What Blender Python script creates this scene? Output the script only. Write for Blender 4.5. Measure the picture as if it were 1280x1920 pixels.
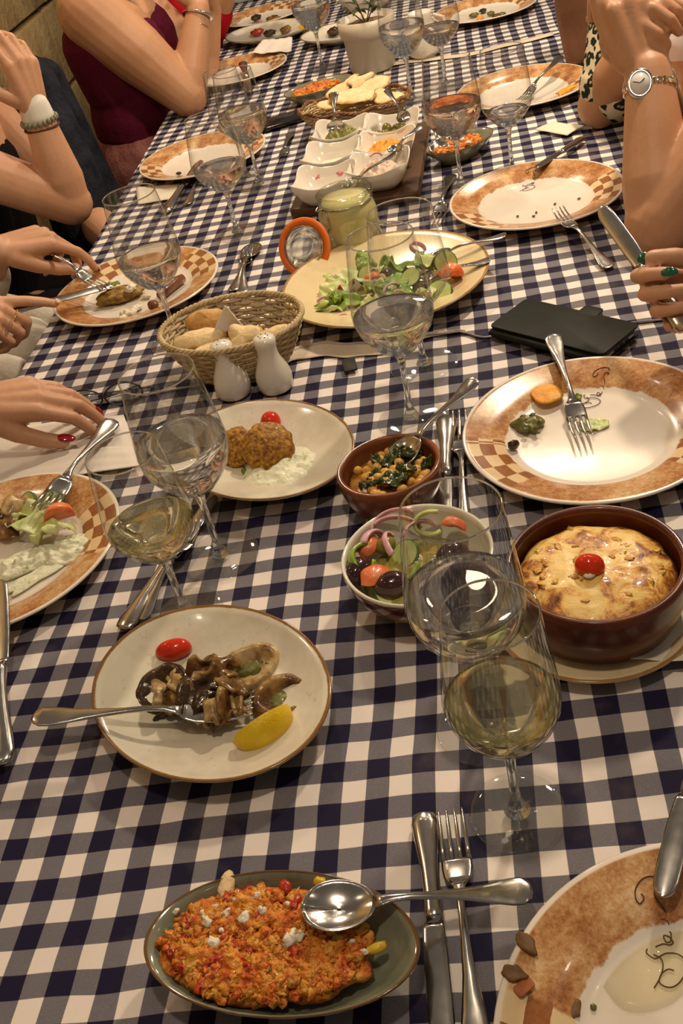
import bpy, math, random
from mathutils import Vector, Matrix, noise
for o in list(bpy.data.objects): bpy.data.objects.remove(o)
SC = bpy.context.scene; COL = SC.collection
PI = math.pi; R = math.radians; rnd = random.Random(7)
T = 0.75                      # height of the table top
# ------------------------------------------------------------------ camera
F_PX = 1842.7
CAM = Vector((0.37187, -0.33718, T + 0.64035))
RX = Vector((0.98108331, 0.01620732, -0.19290636))      # right
DN = Vector((-0.14168846, -0.618886, -0.77259595))      # down
FW = Vector((-0.13190875, 0.78531359, -0.60488234))     # forward
cd = bpy.data.cameras.new('camera'); cam = bpy.data.objects.new('camera', cd); COL.objects.link(cam)
cd.sensor_fit = 'VERTICAL'; cd.sensor_height = 36; cd.sensor_width = 24
cd.lens = F_PX / 1920 * 36; cd.clip_start = 0.02
m = Matrix((RX, -DN, -FW)).transposed().to_4x4(); m.translation = CAM
cam.matrix_world = m; SC.camera = cam
def ray(px, py): return RX * ((px - 640) / F_PX) + DN * ((py - 960) / F_PX) + FW
def at(px, py, h=0.0):        # point of the place at height h over the table
    d = ray(px, py); return CAM + d * ((T + h - CAM.z) / d.z)
def ony(px, py, Y):
    d = ray(px, py); return CAM + d * ((Y - CAM.y) / d.y)
# ------------------------------------------------------------------ world, lamps, exposure
w = bpy.data.worlds.new('world'); SC.world = w; w.use_nodes = True
w.node_tree.nodes['Background'].inputs[0].default_value = (1.0, 0.84, 0.68, 1)
w.node_tree.nodes['Background'].inputs[1].default_value = 0.10
def lamp(name, loc, watts, radius, col=(1, 0.80, 0.585)):
    l = bpy.data.lights.new(name, 'POINT'); l.energy = watts; l.shadow_soft_size = radius; l.color = col
    o = bpy.data.objects.new(name, l); o.location = loc; COL.objects.link(o)
lamp('pendant_lamp', (0.88, 1.45, T + 1.12), 42, 0.055)
lamp('pendant_lamp', (0.05, 2.35, T + 1.30), 32, 0.06)
lamp('pendant_lamp', (0.95, 3.0, T + 1.35), 16, 0.06)
lamp('pendant_lamp', (0.35, 0.10, T + 1.45), 17, 0.05)
lamp('pendant_lamp', (-0.9, 1.1, T + 1.35), 6, 0.05)
for a, b in ((.45, .35), (-.35, .15), (.35, 1.6), (-.25, 1.75), (.55, 2.2), (.3, -1.0), (1.3, .1), (1.2, 1.9)):
    lamp('added_sparkle_lamp', (a, b, T + 1.45), 1.1, 0.025)  # weak extra lamps, added only for more sparkles in the glass
SC.view_settings.view_transform = 'Standard'; SC.view_settings.look = 'None'
SC.view_settings.exposure = 0.40; SC.view_settings.gamma = 1.0; SC.view_settings.use_curve_mapping = False
SC.cycles.max_bounces = 14; SC.cycles.transparent_max_bounces = 24; SC.cycles.transmission_bounces = 12
SC.cycles.glossy_bounces = 5; SC.cycles.diffuse_bounces = 3
SC.cycles.caustics_refractive = True; SC.cycles.caustics_reflective = False; SC.cycles.sample_clamp_indirect = 4
# ------------------------------------------------------------------ node helper
class NT:
    def __init__(s, name):
        s.mat = bpy.data.materials.new(name); s.mat.use_nodes = True
        s.t = s.mat.node_tree; s.n = s.t.nodes; s.b = s.n['Principled BSDF']; s.out = s.n['Material Output']
    def new(s, t, **k):
        x = s.n.new(t)
        for a, v in k.items(): setattr(x, a, v)
        return x
    def link(s, a, b):
        if isinstance(a, (int, float)): b.default_value = a
        elif isinstance(a, tuple): b.default_value = a if len(a) != 3 or b.type == 'VECTOR' else (*a, 1)
        else: s.t.links.new(a, b)
    def m(s, op, a, b=0.0, c=None):
        x = s.new('ShaderNodeMath', operation=op); s.link(a, x.inputs[0]); s.link(b, x.inputs[1])
        if c is not None: s.link(c, x.inputs[2])
        return x.outputs[0]
    def mix(s, f, a, b, mode='MIX'):
        x = s.new('ShaderNodeMix', data_type='RGBA', blend_type=mode)
        s.link(f, x.inputs[0]); s.link(a, x.inputs[6]); s.link(b, x.inputs[7]); return x.outputs[2]
    def coord(s, gen='Object'):
        return s.new('ShaderNodeTexCoord').outputs[gen]
    def world(s): return s.new('ShaderNodeNewGeometry').outputs['Position']
    def xyz(s, v):
        x = s.new('ShaderNodeSeparateXYZ'); s.link(v, x.inputs[0]); return x.outputs
    def noise(s, v, scale, detail=3, rough=.55, dist=0):
        x = s.new('ShaderNodeTexNoise'); s.link(v, x.inputs['Vector']); x.inputs['Scale'].default_value = scale
        x.inputs['Detail'].default_value = detail; x.inputs['Roughness'].default_value = rough
        x.inputs['Distortion'].default_value = dist; return x.outputs[0]
    def vor(s, v, scale, feat='F1'):
        x = s.new('ShaderNodeTexVoronoi', feature=feat); s.link(v, x.inputs['Vector']); x.inputs['Scale'].default_value = scale
        return x.outputs
    def ramp(s, f, stops):
        x = s.new('ShaderNodeValToRGB'); s.link(f, x.inputs[0]); e = x.color_ramp.elements
        while len(e) < len(stops): e.new(.5)
        for k, (p, c) in zip(e, stops): k.position = p; k.color = (*c, 1) if isinstance(c, tuple) else (c, c, c, 1)
        return x.outputs[0]
    def ss(s, v, lo, hi):
        x = s.new('ShaderNodeMapRange', interpolation_type='SMOOTHSTEP'); s.link(v, x.inputs[0])
        x.inputs[1].default_value = lo; x.inputs[2].default_value = hi; return x.outputs[0]
    def bump(s, h, st, dist=.001):
        x = s.new('ShaderNodeBump'); x.inputs['Strength'].default_value = st; x.inputs['Distance'].default_value = dist
        s.link(h, x.inputs['Height']); s.t.links.new(x.outputs[0], s.b.inputs['Normal']); return x
    def set(s, **k):
        names = dict(color='Base Color', rough='Roughness', metal='Metallic', coat='Coat Weight', sss='Subsurface Weight',
                     sheen='Sheen Weight', spec='Specular IOR Level', trans='Transmission Weight', ior='IOR', alpha='Alpha')
        for a, v in k.items():
            i = s.b.inputs[names[a]]; s.link(v, i)
            if a == 'sss':
                s.b.inputs['Subsurface Radius'].default_value = (1, .45, .25); s.b.inputs['Subsurface Scale'].default_value = .006
        return s
MATS = {}
def plain(name, col, rough=.5, **k):
    if name in MATS: return MATS[name]
    if rough > .45 and 'spec' not in k: k['spec'] = .12
    s = NT(name); s.set(color=col, rough=rough, **k)
    c = s.coord(); n = s.noise(c, 60, 3); s.set(color=s.mix(s.m('MULTIPLY', n, .25), col, tuple(x * .7 for x in col)))
    MATS[name] = s.mat; return s.mat
def food(name, stops, scale=120, rough=.4, bump=.5, bscale=200, sss=.1, coat=0., detail=4, dist=.002):
    if name in MATS: return MATS[name]
    s = NT(name); c = s.coord(); n = s.noise(c, scale, detail, .6)
    s.set(color=s.ramp(n, stops), rough=rough, sss=sss, coat=coat * .6, spec=.08 if rough > .7 else .3)
    if bump: s.bump(s.noise(c, bscale, 4), bump, dist)
    MATS[name] = s.mat; return s.mat
# ------------------------------------------------------------------ geometry helper
class G:
    def __init__(s): s.v = []; s.f = []
    def add(s, v, f):
        b = len(s.v); s.v += [Vector(x) for x in v]; s.f += [tuple(b + i for i in q) for q in f]; return s
    def join(s, g): return s.add(g.v, g.f)
    def xf(s, M): s.v = [M @ x for x in s.v]; return s
    def move(s, *d): d = Vector(d); s.v = [x + d for x in s.v]; return s
    def scale(s, a, b=None, c=None):
        b = a if b is None else b; c = a if c is None else c
        s.v = [Vector((x.x * a, x.y * b, x.z * c)) for x in s.v]; return s
    def rot(s, ax, deg): return s.xf(Matrix.Rotation(R(deg), 4, ax))
    def disp(s, amp, freq, seed=0):
        for x in s.v:
            q = x * freq + Vector((seed * 3.1, seed * 1.7, seed * 5.3))
            x += Vector((noise.noise(q), noise.noise(q + Vector((9, 2, 4))), noise.noise(q + Vector((3, 8, 1))))) * amp
        return s
    def lathe(s, prof, n=48, a=1., b=1., fn=None):
        v = []; f = []; m_ = len(prof)
        for i in range(n):
            t = 2 * PI * i / n
            for j, (r, z) in enumerate(prof):
                x, y = math.cos(t) * r * a, math.sin(t) * r * b
                if fn: x, y, z = fn(x, y, z, t, j)
                v.append((x, y, z))
        for i in range(n):
            k = (i + 1) % n
            for j in range(m_ - 1):
                f.append((i * m_ + j, k * m_ + j, k * m_ + j + 1, i * m_ + j + 1))
        return s.add(v, f)
    def tube(s, pts, r, n=8, closed=False, flat=1., caps=True, up=(0, 0, 1)):
        pts = [Vector(p) for p in pts]; N = len(pts)
        if not isinstance(r, (list, tuple)): r = [r] * N
        v = []; f = []; up = Vector(up); prev = None
        for i, p in enumerate(pts):
            a = pts[(i - 1) % N] if closed or i else pts[0]; b_ = pts[(i + 1) % N] if closed or i < N - 1 else pts[-1]
            d = (b_ - a).normalized()
            if prev is None: x = up.cross(d);  x = x if x.length > .05 else Vector((1, 0, 0)).cross(d)
            else: x = prev - d * prev.dot(d)
            x.normalize(); prev = x; y = d.cross(x)
            for k in range(n):
                t = 2 * PI * k / n; v.append(p + x * math.cos(t) * r[i] + y * math.sin(t) * r[i] * flat)
        for i in range(N if closed else N - 1):
            for k in range(n):
                q = (i + 1) % N; l = (k + 1) % n
                f.append((i * n + k, i * n + l, q * n + l, q * n + k))
        if caps and not closed:
            f.append(tuple(range(n - 1, -1, -1))); f.append(tuple((N - 1) * n + k for k in range(n)))
        return s.add(v, f)
    def blob(s, rx, ry=None, rz=None, n=16, m=10, amp=0, freq=1, seed=0, c=(0, 0, 0)):
        ry = rx if ry is None else ry; rz = rx if rz is None else rz; c = Vector(c); v = [];  f = []
        for j in range(m + 1):
            p = PI * j / m
            for i in range(n):
                t = 2 * PI * i / n; d = Vector((math.sin(p) * math.cos(t), math.sin(p) * math.sin(t), -math.cos(p)))
                k = 1 + amp * noise.noise(d * freq + Vector((seed * 7.3, seed, seed * 2.1)))
                v.append(c + Vector((d.x * rx * k, d.y * ry * k, d.z * rz * k)))
        for j in range(m):
            for i in range(n):
                k = (i + 1) % n; f.append((j * n + i, j * n + k, (j + 1) * n + k, (j + 1) * n + i))
        return s.add(v, f)
    def capsule(s, p0, p1, r0, r1, n=14, flat=1., up=(0, 0, 1)):
        p0 = Vector(p0); p1 = Vector(p1); d = p1 - p0; L = d.length
        if L < 1e-6: return s.blob(r0, c=p0)
        d /= L; pts = []; rr = []
        for k in range(5): a = PI / 2 * k / 4 * .97 + .03; pts.append(p0 - d * r0 * math.cos(a)); rr.append(r0 * math.sin(a))
        for k in range(1, 3): pts.append(p0.lerp(p1, k / 3)); rr.append(r0 + (r1 - r0) * k / 3)
        for k in range(5): a = PI / 2 * (1 - k / 4) * .97 + .03; pts.append(p1 + d * r1 * math.cos(a)); rr.append(r1 * math.sin(a))
        return s.tube(pts, rr, n, flat=flat, up=up)
    def box(s, x, y, z, c=(0, 0, 0)):
        v = [(c[0] + a * x / 2, c[1] + b * y / 2, c[2] + d * z / 2) for a in (-1, 1) for b in (-1, 1) for d in (-1, 1)]
        return s.add(v, [(0, 1, 3, 2), (4, 6, 7, 5), (0, 4, 5, 1), (2, 3, 7, 6), (0, 2, 6, 4), (1, 5, 7, 3)])
    def rbox(s, x, y, z, r, c=(0, 0, 0), n=4):       # box with rounded upright corners and softened edges
        out = []
        for cx, cy, a0 in ((x / 2 - r, y / 2 - r, 0), (-x / 2 + r, y / 2 - r, 90), (-x / 2 + r, -y / 2 + r, 180), (x / 2 - r, -y / 2 + r, 270)):
            for k in range(n + 1): a = R(a0 + 90 * k / n); out.append((cx, cy, math.cos(a), math.sin(a)))
        e = min(z * .3, r * .6); v = []; N = len(out)
        for zz, ins in ((-z / 2, e), (-z / 2 + e * .3, e * .3), (-z / 2 + e, 0), (z / 2 - e, 0), (z / 2 - e * .3, e * .3), (z / 2, e)):
            for a, b, p, q in out: v.append((c[0] + a + p * (r - ins), c[1] + b + q * (r - ins), c[2] + zz))
        f = [tuple(range(N - 1, -1, -1)), tuple(range(5 * N, 6 * N))]
        for j in range(5):
            for i in range(N): k = (i + 1) % N; f.append((j * N + i, j * N + k, (j + 1) * N + k, (j + 1) * N + i))
        return s.add(v, f)
    def sheet(s, fn, nu, nv, t=.0008, un=(0, 0, 1)):    # fn(u,v)->point, u,v in 0..1, closed shell of thickness t
        P = [[Vector(fn(i / nu, j / nv)) for j in range(nv + 1)] for i in range(nu + 1)]; v = []; f = []
        W = nv + 1
        def nrm(i, j):
            a = P[min(i + 1, nu)][j] - P[max(i - 1, 0)][j]; b = P[i][min(j + 1, nv)] - P[i][max(j - 1, 0)]
            q = a.cross(b); return q.normalized() if q.length > 1e-12 else Vector(un)
        for sgn in (.5, -.5):
            for i in range(nu + 1):
                for j in range(nv + 1): v.append(P[i][j] + nrm(i, j) * t * sgn)
        o = (nu + 1) * W
        for i in range(nu):
            for j in range(nv):
                a, b, c, d = i * W + j, (i + 1) * W + j, (i + 1) * W + j + 1, i * W + j + 1
                f += [(a, b, c, d), (o + d, o + c, o + b, o + a)]
        for i in range(nu):
            f += [(i * W, o + i * W, o + (i + 1) * W, (i + 1) * W), (i * W + nv, (i + 1) * W + nv, o + (i + 1) * W + nv, o + i * W + nv)]
        for j in range(nv):
            f += [(j, j + 1, o + j + 1, o + j), (nu * W + j, o + nu * W + j, o + nu * W + j + 1, nu * W + j + 1)]
        return s.add(v, f)
    def mound(s, rx, ry, h, nr=20, nt=56, irr=.15, ifr=1.5, amp=.3, freq=60, seed=0, p=2.2, base=0., edge=0.):
        v = [(0, 0, base)]; f = []; sd = Vector((seed * 4.7, seed * 2.3, seed))
        def hh(x, y, q):
            n = noise.noise(Vector((x, y, 0)) * freq + sd) + .5 * noise.noise(Vector((x, y, 3)) * freq * 2.3 + sd)
            return h * max(0, 1 - q ** p) ** .6 * (1 + amp * n) + base + edge * q ** 3
        for j in range(nr + 1):
            q = j / nr
            for i in range(nt):
                t = 2 * PI * i / nt; k = 1 + irr * noise.noise(Vector((math.cos(t) * ifr, math.sin(t) * ifr, seed * 3.3)))* 1.6
                x, y = rx * q * k * math.cos(t), ry * q * k * math.sin(t)
                v.append((x, y, hh(x, y, q) if j else hh(0, 0, 0)))
        for j in range(nr):
            for i in range(nt):
                k = (i + 1) % nt; f.append((1 + j * nt + i, 1 + (j + 1) * nt + i, 1 + (j + 1) * nt + k, 1 + j * nt + k))
        for i in range(nt): f.append((0, 1 + nr * nt + (i + 1) % nt, 1 + nr * nt + i))
        return s.add(v, f)
def mesh(name, g, mat, smooth=True):
    me = bpy.data.meshes.new(name); me.from_pydata([tuple(x) for x in g.v], [], g.f); me.update()
    me.polygons.foreach_set('use_smooth', [smooth] * len(me.polygons)); me.materials.append(mat); return me
def obj(name, g, mat, parent=None, smooth=True, loc=None, rz=0, rot=None, label=None, kind=None):
    o = bpy.data.objects.new(name, mesh(name, g, mat, smooth)); COL.objects.link(o)
    if parent: o.parent = parent
    if loc is not None: o.location = loc
    o.rotation_euler = rot if rot else (0, 0, R(rz))
    if label: o['label'] = label
    if kind: o['kind'] = kind
    return o
def tag(o, label, cat, group=None):
    o['label'] = label; o['category'] = cat
    if group: o['group'] = group
    return o
def thing(name, label, cat, loc=(0, 0, 0), rz=0, group=None, rot=None):
    o = bpy.data.objects.new(name, None); COL.objects.link(o); o.location = loc; o.empty_display_size = .02
    o.rotation_euler = rot if rot else (0, 0, R(rz)); return tag(o, label, cat, group)
def single(name, g, mat, label, cat, loc, rz=0, group=None, rot=None, smooth=True):
    return tag(obj(name, g, mat, None, smooth, loc, rz, rot), label, cat, group)
def bevel(o, wd, seg=2):
    b = o.modifiers.new('bevel', 'BEVEL'); b.width = wd; b.segments = seg; b.limit_method = 'ANGLE'; return o
def copy_tree(o, parent=None, mat=None):
    c = o.copy(); COL.objects.link(c)
    if parent: c.parent = parent
    for ch in o.children: copy_tree(ch, c)
    return c
def basis(x, z):        # 3x3 rotation with local x along x and z near z
    x = Vector(x).normalized(); y = Vector(z).cross(x).normalized(); z = x.cross(y)
    return Matrix((x, y, z)).transposed()
#==PART2==
# ------------------------------------------------------------------ the setting
def XL(y): return -0.268 + 0.019 * (y - .9)
def XR(y): return XL(y) + 1.06
s = NT('floor_tiles'); c = s.world(); n = s.noise(c, 3, 5)
s.set(color=s.ramp(n, [(.3, (.05, .03, .018)), (.7, (.11, .07, .04))]), rough=.45); FLOOR = s.mat
g = G(); g.box(9, 12, .1, (0, 2.5, -.05)); o = obj('floor', g, FLOOR, smooth=False); o['kind'] = 'structure'
# stone wall on the left: each block is a piece
s = NT('limestone'); c = s.coord(); n = s.noise(c, 7, 6, .65); n2 = s.noise(c, 60, 4)
s.set(color=s.ramp(s.m('ADD', s.m('MULTIPLY', n, .75), s.m('MULTIPLY', n2, .25)), [(.25, (.22, .14, .05)), (.5, (.42, .29, .12)), (.78, (.58, .43, .20))]), rough=.85)
s.bump(s.m('ADD', n, s.m('MULTIPLY', n2, .4)), .6, .02); STONE = s.mat
MORTAR = plain('mortar', (.20, .14, .07), .9)
g = G(); g.box(.2, 9, 3, (-1.06, 3.2, 1.5)); wl = obj('wall_left', g, MORTAR, smooth=False); wl['kind'] = 'structure'
zz = 0.0; row = 0
while zz < 2.9:
    h = [.26, .31, .28, .33][row % 4]; y = -1.2 - (row % 2) * .24
    while y < 7.6:
        L = .42 + rnd.random() * .3
        g = G().rbox(.07 + rnd.random() * .02, L - .016, h - .016, .012)
        g.disp(.004, 9, row + y); b = obj('stone_block', g, STONE, wl, loc=(-.955, y + L / 2, zz + h / 2)); y += L
    zz += h; row += 1
# ------------------------------------------------------------------ the table and its cloths
WOOD = food('dark_wood', [(.3, (.05, .022, .008)), (.7, (.11, .05, .02))], 12, .45, .2, 40, 0)
tb = thing('dining_table', 'long wooden dining table hidden under gingham tablecloths', 'table', (.26, 1.6, 0))
g = G().rbox(1.02, 5.4, .035, .02); tt = obj('tabletop', g, WOOD, tb, loc=(0, 0, T - .024), rz=-1.0)
for yy in (-2.3, 0, 2.3):
    for xx in (-.42, .42): obj('leg', G().box(.07, .07, T - .05), WOOD, tb, False, loc=(xx, yy, (T - .05) / 2 - .001))
U = .0372; KY = 1.0303; SK = .0539
def gingham(name, ox=0., oy=0., hem=None):
    s = NT(name); p = s.world()
    wob = s.xyz(s.new('ShaderNodeTexNoise').outputs[1]); tn = s.n['Noise Texture']; s.link(p, tn.inputs['Vector'])
    tn.inputs['Scale'].default_value = 7; tn.inputs['Detail'].default_value = 2
    x, y, z = s.xyz(p)
    x = s.m('ADD', x, s.m('MULTIPLY', s.m('SUBTRACT', wob[0], .5), .010)); y = s.m('ADD', y, s.m('MULTIPLY', s.m('SUBTRACT', wob[1], .5), .014))
    # cloth falling over the sides carries the pattern on
    r = s.m('DIVIDE', y, KY * U); c = s.m('SUBTRACT', s.m('DIVIDE', s.m('ADD', x, s.m('MULTIPLY', s.m('SUBTRACT', T, s.m('MINIMUM', z, T)), .0)), U), s.m('MULTIPLY', r, SK))
    def band(v, o):
        f = s.m('ABSOLUTE', s.m('SUBTRACT', s.m('FRACT', s.m('ADD', v, .5 + o)), .5)); return s.m('SUBTRACT', 1, s.ss(f, .242, .258))
    bc, br = band(c, ox), band(r, oy)
    thr = s.noise(p, 900, 2, .8); tw = s.m('MULTIPLY', s.m('SUBTRACT', thr, .5), .5)
    sm = s.m('MULTIPLY', s.m('ADD', bc, br), .5)
    sm2 = s.m('ADD', sm, s.m('MULTIPLY', tw, s.m('MULTIPLY', s.m('MULTIPLY', sm, s.m('SUBTRACT', 1, sm)), 1.4)))
    col = s.ramp(sm2, [(0, (.80, .72, .66)), (.5, (.158, .150, .172)), (1, (.011, .008, .032))])
    st = s.noise(p, 14, 4); col = s.mix(s.m('MULTIPLY', s.ss(st, .55, .75), .10), col, (.45, .33, .2))
    s.set(color=col, rough=.7, spec=.15)
    wv = s.noise(p, 1500, 1); s.bump(s.m('ADD', wv, s.m('MULTIPLY', s.noise(p, 120, 3), .6)), .25, .0006)
    return s.mat
def hem_y(x, hp):
    for (a, b), (c, d) in zip(hp, hp[1:]):
        if a <= x <= c: t = (x - a) / (c - a); t = t * t * (3 - 2 * t); return b + (d - b) * t
    return hp[0][1] if x < hp[0][0] else hp[-1][1]
HEM1 = [(-.5, .80), (-.1, .808), (.05, .815), (.13, .842), (.165, .87), (.20, .872), (.24, .855), (.30, .838), (.345, .848), (.385, .842), (.42, .815), (.66, .786), (1.3, .78)]
HEM2 = [(-.5, 2.27), (.25, 2.25), (.36, 2.242), (.50, 2.197), (.74, 2.223), (1.3, 2.22)]
def wrinkle(x, y, sd=0):
    return (.0011 * noise.noise(Vector((x * 6, y * 16 + x * 5, sd))) + .0010 * noise.noise(Vector((x * 14, y * 30 + x * 12, sd + 4))) + .0006 * noise.noise(Vector((x * 40, y * 25, sd + 9))))
def cloth(name, lo, hi, lift, mat, label, sd):
    xs = []; n = 124
    side = [(.27, 0), (.2, 0), (.13, 0), (.07, 0), (.03, 0), (.008, 0)]
    nu = n + 2 * len(side); nv = max(20, int((3.9 if hi is None else 2) / .011)); v = []; f = []
    for i in range(nu + 1):
        for j in range(nv + 1):
            k = i - len(side)
            xq = min(1, max(0, k / n)); x0 = XL(1) + xq * (XR(1) - XL(1))
            ya = hem_y(x0, lo) if isinstance(lo, list) else lo; yb = hem_y(x0, hi) if isinstance(hi, list) else hi
            y = ya + (yb - ya) * j / nv; x = XL(y) + xq * 1.06; z = lift + wrinkle(x, y, sd)
            if isinstance(lo, list): z += .0022 * math.exp(-((y - ya) / .03) ** 2) * (.5 + noise.noise(Vector((x * 14, 0, sd))))
            if k < 0 or k > n:
                q = -k if k < 0 else k - n; sg = -1 if k < 0 else 1
                dz = side[::-1][min(q, len(side)) - 1][0]; z = lift - dz
                x += sg * (.006 + .03 * dz + .018 * (dz / .27) * math.sin(y * 21 + sd))
            v.append((x, y, T + z))
    W = nv + 1
    for i in range(nu):
        for j in range(nv): f.append((i * W + j, (i + 1) * W + j, (i + 1) * W + j + 1, i * W + j + 1))
    o = single(name, G().add(v, f), mat, label, 'tablecloth', (0, 0, 0), group=None); return o
GING = gingham('navy_gingham'); GING2 = gingham('navy_gingham_middle', 0, .35); GING3 = gingham('navy_gingham_far', .1, .1)
cl1 = cloth('tablecloth', -1.05, [(-.5, .93), (1.3, .93)], 0, GING, 'navy and white gingham tablecloth nearest the camera, under the mushroom plate', 1)
cl2 = cloth('tablecloth', HEM1, [(-.5, 2.33), (1.3, 2.33)], .0012, GING2, 'middle gingham tablecloth, its wavy hem passing under the black phone case', 2)
cl3 = cloth('tablecloth', HEM2, 4.25, .0024, GING3, 'far gingham tablecloth beyond the pale strip, under the potted plant', 3)
CREAM = food('cream_cotton', [(.3, (.60, .50, .38)), (.7, (.72, .62, .48))], 30, .8, .3, 300, 0)
g = G().tube([(x, hem_y(x, HEM1) - .001, T + .0042 + .002 * max(0, noise.noise(Vector((x * 14, 0, 2))))) for x in [XL(.8) + i * .0106 for i in range(100)]], .0011, 6)
obj('hem', g, plain('grey_hem', (.33, .31, .36), .8), cl2)
g = G().sheet(lambda u, v: (.125 + .27 * u, hem_y(.125 + .27 * u, HEM1) + .004 - (.036 * math.sin(PI * min(1, u * 1.15 + .12)) ** .6 if u < .76 else .036 * max(0, 1 - u) * 1.2) * v, T + .0024 + .003 * (1 - v) * (1 - v) + .0008 * noise.noise(Vector((u * 8, v * 3, 1)))), 40, 6)
obj('folded_underside', g, CREAM, cl2)
g = G().sheet(lambda u, v: (.30 + .42 * u, hem_y(.30 + .42 * u, HEM2) + .016 - .030 * v + .0, T + .0048 + .001 * math.sin(u * 20)), 40, 3)
obj('hem', g, CREAM, cl3, label='broad pale hem strip')
# ------------------------------------------------------------------ materials
CHINA = plain('white_china', (.78, .72, .62), .16, coat=.3)
def steel():
    s = NT('steel'); c = s.coord(); s.set(color=(.50, .47, .43), metal=1.0, rough=s.m('ADD', .10, s.m('MULTIPLY', s.noise(c, 50, 3), .16))); return s.mat
STEEL = steel()
def film(name, tint=(.985, .99, .985), edge=(.50, .52, .50), power=2.6):
    s = NT(name); lw = s.new('ShaderNodeLayerWeight'); lw.inputs[0].default_value = .5
    e = s.m('POWER', lw.outputs['Facing'], power)
    tr = s.new('ShaderNodeBsdfTransparent'); s.link(s.mix(e, tint, edge), tr.inputs[0])
    gl = s.new('ShaderNodeBsdfGlossy'); gl.inputs['Roughness'].default_value = .03; gl.inputs[0].default_value = (1, 1, 1, 1)
    mx = s.new('ShaderNodeMixShader'); s.link(s.m('ADD', .065, s.m('MULTIPLY', s.m('POWER', lw.outputs['Facing'], 4), .55)), mx.inputs[0])
    s.t.links.new(tr.outputs[0], mx.inputs[1]); s.t.links.new(gl.outputs[0], mx.inputs[2]); s.t.links.new(mx.outputs[0], s.out.inputs[0]); return s.mat
def refr(name, tint, ior=1.33, clear=.3):
    s = NT(name); a = s.new('ShaderNodeBsdfGlass'); a.inputs['IOR'].default_value = ior; a.inputs['Roughness'].default_value = 0; a.inputs[0].default_value = (*tint, 1)
    tr = s.new('ShaderNodeBsdfTransparent'); tr.inputs[0].default_value = (*tint, 1)
    mx = s.new('ShaderNodeMixShader'); mx.inputs[0].default_value = clear
    s.t.links.new(a.outputs[0], mx.inputs[1]); s.t.links.new(tr.outputs[0], mx.inputs[2]); s.t.links.new(mx.outputs[0], s.out.inputs[0]); return s.mat
GLASS = film('thin_glass'); STEMG = refr('solid_glass', (.96, .97, .96), 1.48, .2)
WATER = refr('water', (.99, .99, .98), 1.33, .10); WINE = refr('white_wine', (.995, .97, .78), 1.34, .14)
TINTED = refr('tinted_drink', (.975, .90, .84), 1.34, .06)  # tint stands in for reflections on clear water beside the small grey dish
# ------------------------------------------------------------------ dinner plates
def plate_mat(name, zones, hw=24):
    s = NT(name); c = s.coord(); x, y, z = s.xyz(c)
    r = s.m('SQRT', s.m('ADD', s.m('MULTIPLY', x, x), s.m('MULTIPLY', y, y))); an = s.m('ARCTAN2', y, x)
    nb = s.noise(c, 26, 5, .7); nf = s.noise(c, 260, 4, .75); nd = s.noise(c, 55, 4, .6, .6)
    mott = s.m('ADD', s.m('MULTIPLY', nb, .62), s.m('MULTIPLY', nf, .38))
    rim = s.ramp(mott, [(.36, (.22, .075, .020)), (.46, (.42, .18, .058)), (.55, (.58, .33, .14)), (.66, (.74, .54, .31))])
    zm = 0
    for q in zones:
        e = s.ss(s.m('ADD', s.m('COSINE', s.m('SUBTRACT', an, R(q))), s.m('MULTIPLY', s.m('SUBTRACT', nd, .5), .04)), math.cos(R(hw + 1)), math.cos(R(hw - 1)))
        zm = e if zm == 0 else s.m('MAXIMUM', zm, e)
    rr = s.m('ADD', r, s.m('MULTIPLY', s.m('SUBTRACT', nd, .5), .002)); a2 = s.m('ADD', an, s.m('MULTIPLY', s.m('SUBTRACT', nb, .5), .05))
    ck = s.m('FLOORED_MODULO', s.m('ADD', s.m('FLOOR', s.m('DIVIDE', a2, .195)), s.m('FLOOR', s.m('DIVIDE', s.m('SUBTRACT', rr, .0900), .0155))), 2)
    ckc = s.mix(s.ss(ck, .4, .6), s.mix(nd, (.80, .62, .38), (.70, .50, .26)), s.mix(nf, (.18, .055, .014), (.42, .17, .05)))
    rimc = s.mix(zm, rim, ckc)
    inner = s.m('ADD', .0915, s.m('MULTIPLY', s.m('SUBTRACT', nb, .5), .014))
    rm = s.m('MULTIPLY', s.ss(s.m('SUBTRACT', r, inner), -.001, .0012), s.m('SUBTRACT', 1, s.ss(r, .1335, .1350)))
    geo = s.new('ShaderNodeNewGeometry'); up = s.ss(z, .0030, .0045)
    base = s.mix(s.m('MULTIPLY', s.ss(s.noise(c, 18, 4), .52, .7), .35), (.79, .72, .62), (.70, .58, .40))
    s.set(color=s.mix(s.m('MULTIPLY', rm, up), base, rimc), rough=s.m('ADD', .13, s.m('MULTIPLY', s.noise(c, 35, 3), .15)), coat=.25); return s.mat
PP = [(0, .004), (.080, .004), (.090, .0065), (.097, .0115), (.115, .0165), (.132, .0205), (.1365, .0218), (.1382, .0208), (.1378, .0190), (.130, .0172), (.112, .0125), (.097, .0065), (.088, .0018), (.080, 0), (.076, .0012), (0, .0012)]
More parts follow.
